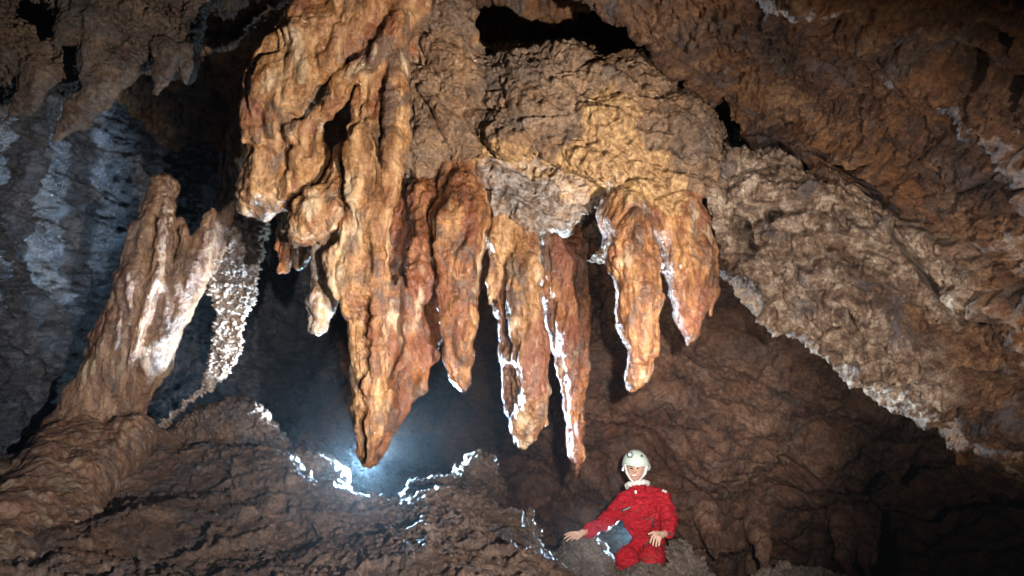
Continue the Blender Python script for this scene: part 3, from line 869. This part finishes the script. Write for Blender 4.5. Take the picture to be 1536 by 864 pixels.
tag(cut('stalactite', [C_S2]), 'thick red brown stalactite with smooth rounded tip', 'stalactite', GS)
tag(cut('stalactite', [C_S3]), 'thin short yellowish stalactite pointing down between two thick ones', 'stalactite', GS)
o = tag(cut('stalactite', [C_S4]), 'wide stalactite with pale cream lower half and split tip', 'stalactite', GS)
cut('fin', [C_S4F], o)
tag(cut('stalactite', [C_S5]), 'long rusty stalactite in deep shadow above, ending just left of the caver', 'stalactite', GS)
o = tag(cut('stalactite', [C_S6]), 'thick orange stalactite with hooked tip and white lit left edge', 'stalactite', GS)
cut('fin', [C_S6F], o)
o = tag(cut('stalactite', [C_S7]), 'rightmost broad orange brown stalactite tapering to blunt tip', 'stalactite', GS)
cut('dripping_edge', [C_S7F], o)
del fld

# ------------------------------------------------------------------ leaning column and the crumbly curtain beside it
fld = Field((-3.75, 2.5, -1.75), (-1.3, 5.1, 1.75), 0.013)
C_COL = comp('col', flow=1.0, pale=0.35, dull=0.65)
C_BASE = comp('base', flow=0.75, pale=0.15, dull=0.7)
C_TEN = comp('ten', flow=1.0, pale=0.3, dull=0.6)
C_CUR = comp('cur', flow=0.15, pale=0.3, chalk=0.4)  # white of the backlit curtain partly put into the colour
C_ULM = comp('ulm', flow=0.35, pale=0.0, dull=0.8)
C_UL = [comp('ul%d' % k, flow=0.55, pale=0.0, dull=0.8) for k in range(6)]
fld.chain([(248, 276, 4.4, 17), (238, 312, 4.35, 23), (232, 350, 4.30, 28.1), (214, 430, 4.25, 39.0), (184, 520, 4.20, 40.6), (150, 600, 4.15, 43.7), (120, 680, 4.10, 54.6)], 0.03, C_COL)
fld.chain([(318, 330, 4.43, 14.0), (290, 400, 4.35, 23.4), (258, 470, 4.30, 28.1), (226, 545, 4.25, 25.0), (192, 620, 4.21, 20.3), (180, 660, 4.15, 23.4)], 0.03, C_COL)
fld.chain([(205, 340, 4.21, 7.8), (185, 430, 4.15, 10.1), (160, 520, 4.11, 10.1), (130, 590, 4.05, 12.5)], 0.015, C_COL)
fld.chain([(240, 330, 4.17, 7.0), (232, 420, 4.13, 9.4), (205, 510, 4.09, 9.4), (180, 590, 4.05, 10.9)], 0.015, C_COL)
fld.chain([(352, 250, 4.60, 6), (352, 290, 4.55, 9), (335, 330, 4.50, 12), (312, 360, 4.45, 14)], 0.015, C_COL)
fld.chain([(268, 330, 4.35, 4), (278, 355, 4.33, 7), (276, 400, 4.31, 12)], 0.015, C_COL)
fld.chain([(362, 180, 4.85, 12), (352, 240, 4.75, 11), (345, 300, 4.62, 13), (322, 370, 4.5, 15), (296, 430, 4.4, 12)], 0.02, C_COL)
fld.chain([(334, 225, 4.75, 3), (334, 262, 4.73, 4), (330, 300, 4.65, 5)], 0.01, C_TEN)
fld.chain([(130, 668, 4.15, 64), (70, 740, 3.5, 66), (20, 830, 2.95, 80), (-20, 930, 2.6, 100)], 0.06, C_BASE)
fld.chain([(200, 655, 4.0, 34), (130, 720, 3.6, 40), (90, 800, 3.1, 44), (70, 900, 2.7, 60)], 0.06, C_BASE)
fld.poly([(372, 300), (402, 325), (398, 365), (388, 400), (384, 440), (366, 480), (362, 530), (340, 568), (316, 586), (298, 590), (312, 545), (322, 480), (312, 420), (338, 360)], 4.6, 0.05, 0.03, (0.0, 0.02), 0.02, C_CUR)
fld.chain([(312, 580, 4.58, 8), (284, 600, 4.55, 6), (262, 620, 4.5, 6), (238, 650, 4.4, 7)], 0.02, C_CUR)
# small dripstones under the ceiling at the upper left
fld.chain([(60, -60, 3.4, 60), (140, 0, 3.4, 52), (210, 50, 3.45, 42), (250, 84, 3.5, 26)], 0.06, C_ULM)
fld.chain([(-60, 40, 3.4, 60), (40, 90, 3.5, 50), (130, 105, 3.5, 34)], 0.06, C_ULM)
fld.poly([(-120, -120), (340, -120), (300, 60), (284, 98), (262, 116), (215, 106), (150, 122), (90, 128), (50, 138), (-20, 190), (-120, 200)], 3.95, 0.3, 0.12, (0, 0), 0.05, C_ULM)
for c, ch in zip(C_UL, [
    [(120, 15, 3.3, 28), (104, 48, 3.24, 18), (84, 73, 3.2, 4)],
    [(146, 45, 3.32, 30), (134, 85, 3.26, 17), (121, 114, 3.22, 5)],
    [(175, 100, 3.36, 30), (150, 135, 3.3, 22), (112, 178, 3.24, 13), (79, 212, 3.2, 4)],
    [(250, 80, 3.4, 20), (244, 112, 3.38, 12), (234, 138, 3.36, 4)],
    [(272, 80, 3.5, 15), (280, 105, 3.5, 10), (277, 122, 3.5, 4)],
    [(60, 110, 3.4, 26), (36, 150, 3.36, 15), (8, 178, 3.34, 4)]]):
    fld.chain(ch, 0.03, c)
cut = finish(fld, 9, rock=dict(big=0.03, block=0.035, crack=0.015, fine=0.02, bs=13.0), famp=0.75)
o = tag(cut('stone_column', [C_COL]), 'thick leaning brown stone column, its right flank lit bluish white', 'column')
cut('flowstone_foot', [C_BASE], o)
tag(cut('stone_tendril', [C_TEN]), 'thin broken stone thread rising above the leaning column', 'dripstone')
tag(cut('stone_curtain', [C_CUR]), 'crumbly sparkling white stone curtain between leaning column and dark chamber', 'dripstone curtain')
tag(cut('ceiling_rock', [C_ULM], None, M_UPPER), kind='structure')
GU = 'small stalactites at the upper left'
for c, t in zip(C_UL, ['short pointed brown stalactite, upper one at the far upper left', 'stubby brown stalactite hanging right above the long slanting one',
                       'longest slanting brown stalactite of the upper left group', 'small pointed stalactite at the edge of the black shadow',
                       'shortest stalactite, rightmost of the upper left group', 'slanting stalactite beside the left picture edge']):
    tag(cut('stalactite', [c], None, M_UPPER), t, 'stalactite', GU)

# ------------------------------------------------------------------ loose rocks, ledges and stalagmites
def solid(name, label, cat, mat, seed, build, lo, hi, h=0.012, group=None, rock=dict(big=0.04, block=0.05, crack=0.02, fine=0.016, bs=5.0), flow=0.0, pale=0.2):
    f = Field(lo, hi, h)
    c = comp(name, flow=flow, pale=pale)
    build(f, c)
    cut = finish(f, seed, True, rock)
    return tag(cut(name, [c], None, mat), label, cat, group)
def box(px0, py0, px1, py1, d0, d1):
    q = np.array([P(x, y, d) for x in (px0, px1) for y in (py0, py1) for d in (d0, d1)])
    return q.min(0), q.max(0)
def solid_px(name, label, cat, mat, seed, build, bx, **kw):
    lo, hi = box(*bx)
    return solid(name, label, cat, mat, seed, build, lo, hi, **kw)

GB = 'boulders on the chamber floor'
solid_px('rock_ledge', 'brown rock ledge behind the crest, below the sparkling curtain', 'rock', M_FLOOR, 61,
    lambda f, c: (f.poly([(232, 668), (262, 632), (300, 606), (352, 598), (392, 606), (416, 640), (440, 690), (430, 760), (230, 760)], 4.5, 0.3, 0.1, (0, -0.1), 0.05, c)), (200, 560, 480, 800, 3.9, 5.1))
solid_px('boulder', 'brown angular boulder left of the glowing blue lamp', 'boulder', M_FLOOR, 62,
    lambda f, c: f.poly([(388, 700), (420, 676), (462, 672), (500, 690), (520, 715), (530, 780), (390, 780)], 4.25, 0.2, 0.07, (0, -0.1), 0.05, c), (360, 640, 560, 810, 3.7, 4.7), group=GB)
solid_px('boulder', 'rough block on the crest with its right face lit sparkling white', 'boulder', M_FLOOR, 63,
    lambda f, c: (f.poly([(606, 760), (612, 718), (640, 714), (682, 716), (700, 690), (736, 686), (748, 720), (756, 790)], 3.95, 0.16, 0.04, (0.1, -0.05), 0.04, c)), (570, 660, 790, 820, 3.5, 4.4), group=GB)
solid_px('boulder', 'narrow jagged rock at the right end of the crest, lit white', 'boulder', M_FLOOR, 64,
    lambda f, c: f.poly([(752, 800), (768, 764), (784, 776), (796, 766), (806, 800), (812, 850), (760, 850)], 3.9, 0.1, 0.04, (0, 0), 0.04, c), (730, 740, 840, 880, 3.6, 4.2), group=GB)
solid_px('boulder', 'grey rounded boulder under the outstretched hand of the caver', 'boulder', M_BOULDER, 65,
    lambda f, c: (f.blob(880, 860, 5.15, 46, 54, 0.27, 0.05, c, 0.3), f.poly([(846, 812), (868, 806), (884, 809), (912, 838), (930, 880), (930, 960), (840, 960)], 5.15, 0.22, 0.1, (0, -0.05), 0.06, c)), (800, 780, 980, 980, 4.7, 5.6), group=GB, rock=dict(big=0.02, block=0.03, crack=0.01, fine=0.012, bs=6.0))
solid_px('boulder', 'brown boulder at the lower edge in front of the grey rounded one', 'boulder', M_BOULDER, 66,
    lambda f, c: f.blob(832, 880, 4.6, 52, 50, 0.3, 0.05, c, -0.2), (760, 810, 910, 960, 4.1, 5.0), group=GB)
solid_px('boulder', 'flat brown boulder in front of the caver\'s knees', 'boulder', M_BOULDER, 67,
    lambda f, c: f.blob(975, 892, 4.85, 66, 40, 0.28, 0.05, c, 0.05), (890, 830, 1070, 960, 4.4, 5.3), group=GB)
solid_px('boulder', 'pale spiky boulder right of the caver', 'boulder', M_BOULDER, 68,
    lambda f, c: f.poly([(1000, 850), (1008, 806), (1022, 812), (1028, 822), (1046, 838), (1070, 866), (1090, 960), (1000, 960)], 5.1, 0.16, 0.06, (0, -0.05), 0.04, c), (970, 780, 1120, 980, 4.7, 5.5), group=GB, rock=dict(big=0.03, block=0.08, crack=0.03, fine=0.03, bs=8.0))
solid_px('boulder', 'dark boulder the caver sits on', 'boulder', M_BOULDER, 69,
    lambda f, c: (f.blob(970, 890, 5.62, 70, 46, 0.36, 0.05, c), f.blob(1000, 960, 5.6, 110, 80, 0.5, 0.05, c)), (860, 820, 1130, 1100, 5.0, 6.3), group=GB)
solid_px('boulder', 'low pale rock at the lower edge right of the spiky boulder', 'boulder', M_BOULDER, 70,
    lambda f, c: f.blob(1200, 900, 5.2, 90, 44, 0.3, 0.05, c), (1080, 830, 1320, 980, 4.7, 5.7), group=GB)
solid_px('stalagmite', 'small blunt wet stalagmite at the lower edge, lit white on its right', 'stalagmite', M_FORM, 71,
    lambda f, c: f.chain([(662, 920, 2.75, 36), (662, 868, 2.72, 24), (661, 838, 2.7, 14)], 0.03, c), (600, 800, 730, 960, 2.4, 3.1), h=0.008, flow=0.9, pale=0.3)
solid_px('stalagmite', 'tiny dark stalagmite at the lower edge below the jagged rock', 'stalagmite', M_FORM, 72,
    lambda f, c: f.chain([(790, 910, 2.9, 26), (790, 868, 2.87, 16), (789, 846, 2.85, 9)], 0.03, c), (740, 810, 840, 950, 2.6, 3.2), h=0.008, flow=0.9, pale=0.1)

# added knobs, out of view below the frame, only to throw the round shadows
fld = Field((-0.35, 1.2, -1.75), (0.6, 1.95, -0.7), 0.014)
ck = comp('knob', flow=0.3, pale=0.1)
for x, y, z, r in ((0.03, 1.52, -0.80, 0.052), (0.264, 1.58, -0.825, 0.03), (0.315, 1.58, -0.85, 0.036)):
    fld.cone((x, y, z - r), (x, y + 0.02, z - 0.3), r, r * 1.15, 0.02, ck)
    fld.cone((x, y + 0.02, z - 0.3), (x, y + 0.05, z - 0.8), r * 1.15, r * 2.2, 0.05, ck)
cut = finish(fld, 73, False)
tag(cut('added_shadow_knobs', [ck], None, M_FLOOR), kind='structure')

# small dripstones far behind on the right
fld = Field(*box(1030, 740, 1350, 900, 6.3, 7.6), 0.016)
C_F = [comp('far%d' % k, flow=0.8, pale=0.1) for k in range(4)]
for c, ch in zip(C_F, [
    [(1062, 770, 7.0, 22), (1068, 812, 6.6, 11), (1074, 838, 6.6, 4)],
    [(1136, 770, 7.1, 22), (1142, 830, 6.7, 11), (1150, 866, 6.7, 6)],
    [(1262, 770, 7.2, 20), (1268, 830, 6.8, 11), (1274, 870, 6.8, 5)],
    [(1298, 770, 7.2, 20), (1302, 830, 6.8, 11), (1304, 862, 6.8, 5)]]):
    fld.chain(ch, 0.04, c)
cut = finish(fld, 15, False)
for c, t in zip(C_F, ['small brown stalactite just right of the caver\'s shoulder, low on the back wall', 'dark stalactite low on the back wall right of the spiky boulder',
                      'dark ribbed stalactite low on the back wall, left one of a pair', 'dark ribbed stalactite low on the back wall, right one of a pair']):
    tag(cut('stalactite', [c], None, M_BACK), t, 'stalactite', 'stalactites low on the back wall')

# ------------------------------------------------------------------ the caver
def plain(name, col, rough, spec=0.5, bump=None, emit=None):
    M = Mat(name)
    n1 = M.noise(60.0, 5, 0.7)
    c = M.mix(M.ramp(n1, [(0.3, 0.0), (0.7, 1.0)]), tuple(x * 0.8 for x in col), tuple(min(1, x * 1.12) for x in col))
    nrm = None
    if bump: nrm = M.bump(M.noise(bump[0], 4, 0.6), bump[1], bump[2])
    if emit:
        M.b.inputs['Emission Color'].default_value = (*emit[0], 1)
        M.b.inputs['Emission Strength'].default_value = emit[1]
    return M.out(c, rough, nrm, spec)
M_SKIN = plain('skin', (0.50, 0.30, 0.22), 0.5)
def suit_material():
    M = Mat('red_coverall_cloth')
    c = M.mix(M.ramp(M.noise(90.0, 5, 0.7), [(0.35, 0.0), (0.65, 1.0)]), (0.40, 0.008, 0.018), (0.50, 0.010, 0.022))
    mud = M.ramp(M.noise(11.0, 8, 0.75, None, 0.6), [(0.56, 0.0), (0.64, 0.6)])
    c = M.mix(mud, c, (0.16, 0.055, 0.04))
    n = M.bump(M.noise(20.0, 4, 0.6, M.mapped((1, 1, 1.8)), 1.5), 1.0, 0.045)
    n = M.bump(M.noise(160.0, 3, 0.6), 0.4, 0.004, n)
    return M.out(c, 0.6, n, 0.35)
M_SUIT = suit_material()
M_HELM = plain('pale_green_plastic', (0.60, 0.68, 0.60), 0.35)
M_WHITE = plain('white_cloth', (0.66, 0.64, 0.60), 0.8)
M_BLACK = plain('black_rubber', (0.02, 0.02, 0.022), 0.5)
M_EYE = plain('dark_eye', (0.03, 0.02, 0.015), 0.2)
M_LIP = plain('lip', (0.42, 0.14, 0.11), 0.5)
M_TEETH = plain('teeth', (0.75, 0.73, 0.68), 0.3)
M_BADGE = plain('grey_badge', (0.42, 0.38, 0.36), 0.6)
M_LENS = plain('headlamp_glass', (0.7, 0.85, 0.85), 0.1, 0.8)

def simple(fld, mat, name, parent=None, it=2, disp=None):
    V, F = fld.mesh()
    V = laplace(F, V, it, 0.5)
    if disp:
        V = V + vnormals(V, F) * disp(V)[:, None]
    return mesh_obj(name, W(V), F, mat, parent)

PD = 5.3
lo, hi = box(838, 664, 1026, 930, 4.85, 5.75)
f = Field(lo, hi, 0.0045)
K = 0.02
# head: skull, jaw, nose, ears, neck
f.blob(953.5, 700, 5.30, 14.5, 19, 0.098, K, 0)
f.blob(951.5, 712, 5.265, 10.5, 11, 0.062, K, 0)
f.chain([(952, 703, 5.215, 1.6), (951.3, 708, 5.196, 2.3)], 0.012, 0)
f.chain([(966.5, 702, 5.29, 2.6), (966, 708, 5.29, 1.8)], 0.006, 0)
f.chain([(938.5, 702, 5.29, 2.6), (939.5, 708, 5.29, 1.8)], 0.006, 0)
f.chain([(955, 716, 5.32, 9), (958, 735, 5.36, 10)], K, 0)
# trunk, legs
f.blob(964, 766, 5.38, 24, 34, 0.08, 0.03, 0)
f.blob(972, 805, 5.43, 18, 30, 0.085, 0.03, 0)
f.chain([(962, 828, 5.42, 14), (938, 838, 5.14, 11), (930, 900, 5.30, 8)], 0.03, 0)
f.chain([(982, 828, 5.42, 14), (977, 836, 5.04, 11), (984, 900, 5.20, 8)], 0.03, 0)
# arms
f.chain([(937, 754, 5.34, 9), (908, 783, 5.24, 7.5), (880, 799, 5.12, 5)], 0.025, 0)
f.chain([(994, 751, 5.36, 9), (1004, 783, 5.24, 7.5), (998, 801, 5.08, 5)], 0.025, 0)
# hand on the boulder
hz = 5.06
f.chain([(881, 798, 5.11, 4.6), (874, 799, 5.08, 4.6), (866, 801, hz, 4.2)], 0.012, 0, 1.4)
for pts in ([(866, 798), (858, 798.5), (852, 800), (847, 802.5)], [(865, 800.5), (857, 802), (851, 804.5), (846.5, 808)],
            [(865, 803), (858, 805.5), (853, 808.5), (849.5, 812)], [(867, 805), (861, 808), (857, 811), (855, 814)]):
    f.chain([(x, y, hz - 0.004 * k, 1.75 - 0.12 * k) for k, (x, y) in enumerate(pts)], 0.004, 0)
f.chain([(874, 802, 5.06, 2.2), (869, 806, 5.04, 1.9), (865, 809, 5.03, 1.6)], 0.006, 0)
# hand on the knee
f.chain([(998, 800, 5.07, 4.8), (992, 802, 5.04, 5.2), (984, 804.5, 5.0, 4.8)], 0.012, 0, 1.4)
for pts in ([(983, 801), (978, 805), (976, 811), (975, 815)], [(985, 803), (981, 808.5), (980, 814), (979.5, 818)],
            [(988, 805), (985, 811), (984.5, 816), (984, 819.5)], [(991, 806), (989, 812), (988.8, 816), (988.5, 818.5)]):
    f.chain([(x, y, 4.985 - 0.006 * k, 1.8 - 0.12 * k) for k, (x, y) in enumerate(pts)], 0.004, 0)
f.chain([(988, 799, 5.0, 2.2), (980, 798.5, 4.985, 1.9), (973, 801, 4.98, 1.6)], 0.006, 0)
person = simple(f, M_SKIN, 'person', None, 2)
tag(person, 'person in red coverall and pale helmet sitting among the rocks, one arm stretched out', 'person')

f = Field(lo, hi, 0.006)
f.blob(964, 768, 5.37, 31, 40, 0.12, 0.03, 0)
f.blob(972, 806, 5.42, 24, 34, 0.125, 0.03, 0)
f.chain([(934, 750, 5.36, 10), (958, 738, 5.36, 11), (994, 745, 5.37, 11)], 0.02, 0)
f.chain([(937, 754, 5.34, 12), (908, 783, 5.24, 10.5), (886, 796, 5.13, 8), (881, 799, 5.115, 7.5)], 0.025, 0)
f.chain([(995, 751, 5.36, 12), (1004, 782, 5.22, 11), (1001, 798, 5.09, 8.5)], 0.02, 0)
f.chain([(962, 828, 5.42, 17), (940, 838, 5.14, 14.5), (932, 900, 5.30, 12)], 0.03, 0)
f.chain([(982, 828, 5.42, 17), (977, 835, 5.04, 15), (984, 900, 5.20, 12)], 0.03, 0)
f.chain([(955, 731, 5.33, 11), (958, 737, 5.34, 13)], 0.015, 0)
def folds(V):
    q = warp(V, 6.0, 0.06, 3)
    return 0.004 + 0.015 * (0.6 - 2 * np.abs(perlin(q * np.array([8, 8, 15.0])))) + 0.007 * perlin(q * 18.0)
suit = simple(f, M_SUIT, 'coverall', person, 3, folds)

def bead(name, px, py, d, r, mat, parent, rot=0.0, label=None):
    """small rounded piece with radii (right, forward, up) in metres"""
    R = max(r) * 1.3 + 0.006
    c = P(px, py, d)
    f = Field(c - R, c + R, max(min(r) / 3.0, R / 28))
    f.ell(c, r, 0, 0, rot)
    o = simple(f, mat, name, parent, 1)
    if label: o['label'] = label
    return o
bead('eye', 947.4, 702.5, 5.213, (0.012, 0.008, 0.0055), M_EYE, person)
bead('eye', 956.4, 702.5, 5.206, (0.012, 0.008, 0.0055), M_EYE, person)
bead('eyebrow', 947.0, 699.2, 5.208, (0.017, 0.008, 0.0045), M_EYE, person, 0.1)
bead('eyebrow', 957.0, 699.2, 5.203, (0.017, 0.008, 0.0045), M_EYE, person, -0.1)
bead('mouth', 951.5, 713.6, 5.203, (0.027, 0.010, 0.013), M_LIP, person)
bead('teeth', 951.5, 713.0, 5.196, (0.021, 0.008, 0.008), M_TEETH, person)
# collar of white cloth
f = Field(*box(934, 712, 978, 740, 5.1, 5.55), 0.005)
n = 14
ring = [(956 + 15.5 * math.cos(a), 727 + 3.2 * math.sin(a) * -1 + 2.0 * math.cos(a) * -1, 5.335 - 0.085 * math.sin(a), 3.6) for a in np.linspace(0, 2 * math.pi, n)]
f.chain(ring, 0.01, 0)
simple(f, M_WHITE, 'scarf', person, 2, lambda V: 0.005 * perlin(V * 45.0))
# helmet shell
c = P(953.6, 699, 5.31)
f = Field(c + np.array([-0.15, -0.17, -0.13]), c + np.array([0.15, 0.17, 0.17]), 0.0045)
X, Y, Z = np.meshgrid(*f.ax, indexing='ij')
X = X - c[0]; Y = Y - c[1]; Z = Z - c[2]
def elld(r, dz=0):
    k0 = np.sqrt((X / r[0]) ** 2 + (Y / r[1]) ** 2 + ((Z - dz) / r[2]) ** 2)
    k1 = np.sqrt((X / r[0] ** 2) ** 2 + (Y / r[1] ** 2) ** 2 + ((Z - dz) / r[2] ** 2) ** 2) + 1e-9
    return k0 * (k0 - 1) / k1
outer, inner = elld((0.112, 0.135, 0.132)), elld((0.100, 0.123, 0.121))
rim = 0.038 - 0.075 * sstep(0.0, 0.10, Y + 0.085) - 0.10 * Y * 0
d = np.maximum(np.maximum(outer, -inner), rim - Z)
brim = np.sqrt((outer - 0.002) ** 2 + (Z - rim) ** 2) - 0.0075
f.F = np.minimum(d, brim).astype(np.float32)
f.id[:] = 0
helmet = simple(f, M_HELM, 'helmet', person, 2)
bead('headlamp', 945.6, 682.2, 5.185, (0.027, 0.030, 0.027), M_HELM, helmet)
bead('lamp_rim', 945.0, 682.1, 5.166, (0.022, 0.016, 0.022), M_BLACK, helmet)
bead('lens', 944.8, 682.0, 5.154, (0.016, 0.012, 0.016), M_LENS, helmet)
bead('vent', 962.6, 684.0, 5.205, (0.010, 0.012, 0.008), M_BLACK, helmet, -0.6)
bead('vent', 969.4, 695.5, 5.240, (0.010, 0.02, 0.016), M_BLACK, helmet, 0.3)
for pts in ([(937.5, 698, 5.24, 1.8), (940.5, 710, 5.235, 1.7), (946, 719, 5.225, 1.3), (951, 724, 5.215, 1.2)],
            [(970, 699, 5.24, 2.3), (967.5, 710, 5.24, 2.2), (959, 720, 5.228, 1.4), (951, 724, 5.215, 1.2)]):
    q = np.array([P(a, b, dd) for a, b, dd, r in pts])
    f = Field(q.min(0) - 0.03, q.max(0) + 0.03, 0.004)
    f.chain(pts, 0.005, 0)
    simple(f, M_WHITE, 'chin_strap', helmet, 2)

def strip(name, pts, wd, mat, parent, th=0.004, rows=1):
    """flat band of cloth following points (px, py, depth), wd metres wide"""
    q = np.array([P(*p) for p in pts])
    t = np.gradient(q, axis=0); t /= np.linalg.norm(t, axis=1)[:, None]
    s = np.cross(t, np.array([0, -1.0, 0])); s /= np.linalg.norm(s, axis=1)[:, None]
    nrm = np.cross(s, t)
    if nrm[0, 1] > 0: nrm = -nrm
    a, b = q - s * wd / 2, q + s * wd / 2
    V = np.concatenate([a, b, b + nrm * th, a + nrm * th])
    n = len(q); F = []
    for i in range(n - 1):
        for r in range(4):
            r2 = (r + 1) % 4
            F.append((r * n + i, r2 * n + i, r2 * n + i + 1, r * n + i + 1))
    F += [(0, n, 2 * n, 3 * n), (n - 1, 2 * n - 1, 3 * n - 1, 4 * n - 1)]
    return mesh_obj(name, W(V), F, mat, parent, smooth=False)

def suit_depth(px, py, back=0.0):
    """depth of the coverall's front at a pixel: nearest vertex of its mesh along that line"""
    co = np.empty(len(suit.data.vertices) * 3, np.float32)
    suit.data.vertices.foreach_get('co', co)
    w = co.reshape(-1, 3) + np.array(world_loc(suit))
    y = w[:, 1]; z = w[:, 2] - CAMZ
    d = y * CT + z * ST; u = -y * ST + z * CT
    X = 768 + w[:, 0] / d * FPX; Yp = 432 - u / d * FPX
    m = (X - px) ** 2 + (Yp - py) ** 2 < 6
    return float(d[m].min()) - back if m.any() else PD - 0.1
def on_suit(pts, out=0.004):
    return [(x, y, suit_depth(x, y) - out) for x, y in pts]
badge = strip('name_tape', on_suit([(932.5, 766.5), (939, 763.5), (946, 760.5)], 0.006), 0.020, M_BLACK, suit)
for k in range(5):
    x = 935 + 2.2 * k
    strip('lettering', [(x, 765.4 - 0.44 * (x - 935), suit_depth(x, 765) - 0.013), (x + 1.3, 764.8 - 0.44 * (x - 935), suit_depth(x + 1, 765) - 0.013)], 0.006, M_WHITE, suit, 0.001)
strip('zip', on_suit([(977, 775), (978, 781), (979, 787), (980.5, 793)], 0.005), 0.011, M_BLACK, suit)
strip('shoulder_badge', on_suit([(993, 735), (996.5, 736.5), (1000, 738)], 0.006), 0.020, M_BADGE, suit)
bead('collar_clip', 953.6, 738.2, suit_depth(953.6, 738.2) - 0.004, (0.012, 0.008, 0.016), M_WHITE, suit)
strip('cuff_strap', on_suit([(1003, 799), (1008, 802), (1013, 808)], 0.006), 0.018, M_BLACK, suit)
q = [(975.5, 815.5, 4.955, 0.9), (971, 815, 4.95, 0.9), (967.5, 816.5, 4.95, 0.9), (965.8, 819.5, 4.95, 0.9), (966, 823, 4.95, 0.9)]
qq = np.array([P(a, b, d) for a, b, d, r in q])
f = Field(qq.min(0) - 0.03, qq.max(0) + 0.03, 0.0025)
f.chain(q, 0.002, 0)
tag(simple(f, M_BLACK, 'cord_loop', None, 2), 'small black cord hook held in the caver\'s hand above the knee', 'cord')

# ------------------------------------------------------------------ damp air of the cave
def haze():
    M = bpy.data.materials.new('damp_air')
    M.use_nodes = True
    nt = M.node_tree
    nt.nodes.remove(nt.nodes['Principled BSDF'])
    v = nt.nodes.new('ShaderNodeVolumePrincipled')
    v.inputs['Color'].default_value = (0.80, 0.90, 0.97, 1)
    v.inputs['Density'].default_value = 0.0024
    v.inputs['Anisotropy'].default_value = 0.88
    nt.links.new(v.outputs[0], nt.nodes['Material Output'].inputs['Volume'])
    zs, ze, R = -8.0, 9.0, 14.0
    V = [(x, y, z) for x in (-R, R) for y in (-2.0, 18.0) for z in (zs, ze)]
    F = [(0, 1, 3, 2), (4, 6, 7, 5), (0, 4, 5, 1), (2, 3, 7, 6), (0, 2, 6, 4), (1, 5, 7, 3)]
    o = mesh_obj('haze', V, F, M, None, smooth=False)
    tag(o, kind='stuff')
haze()
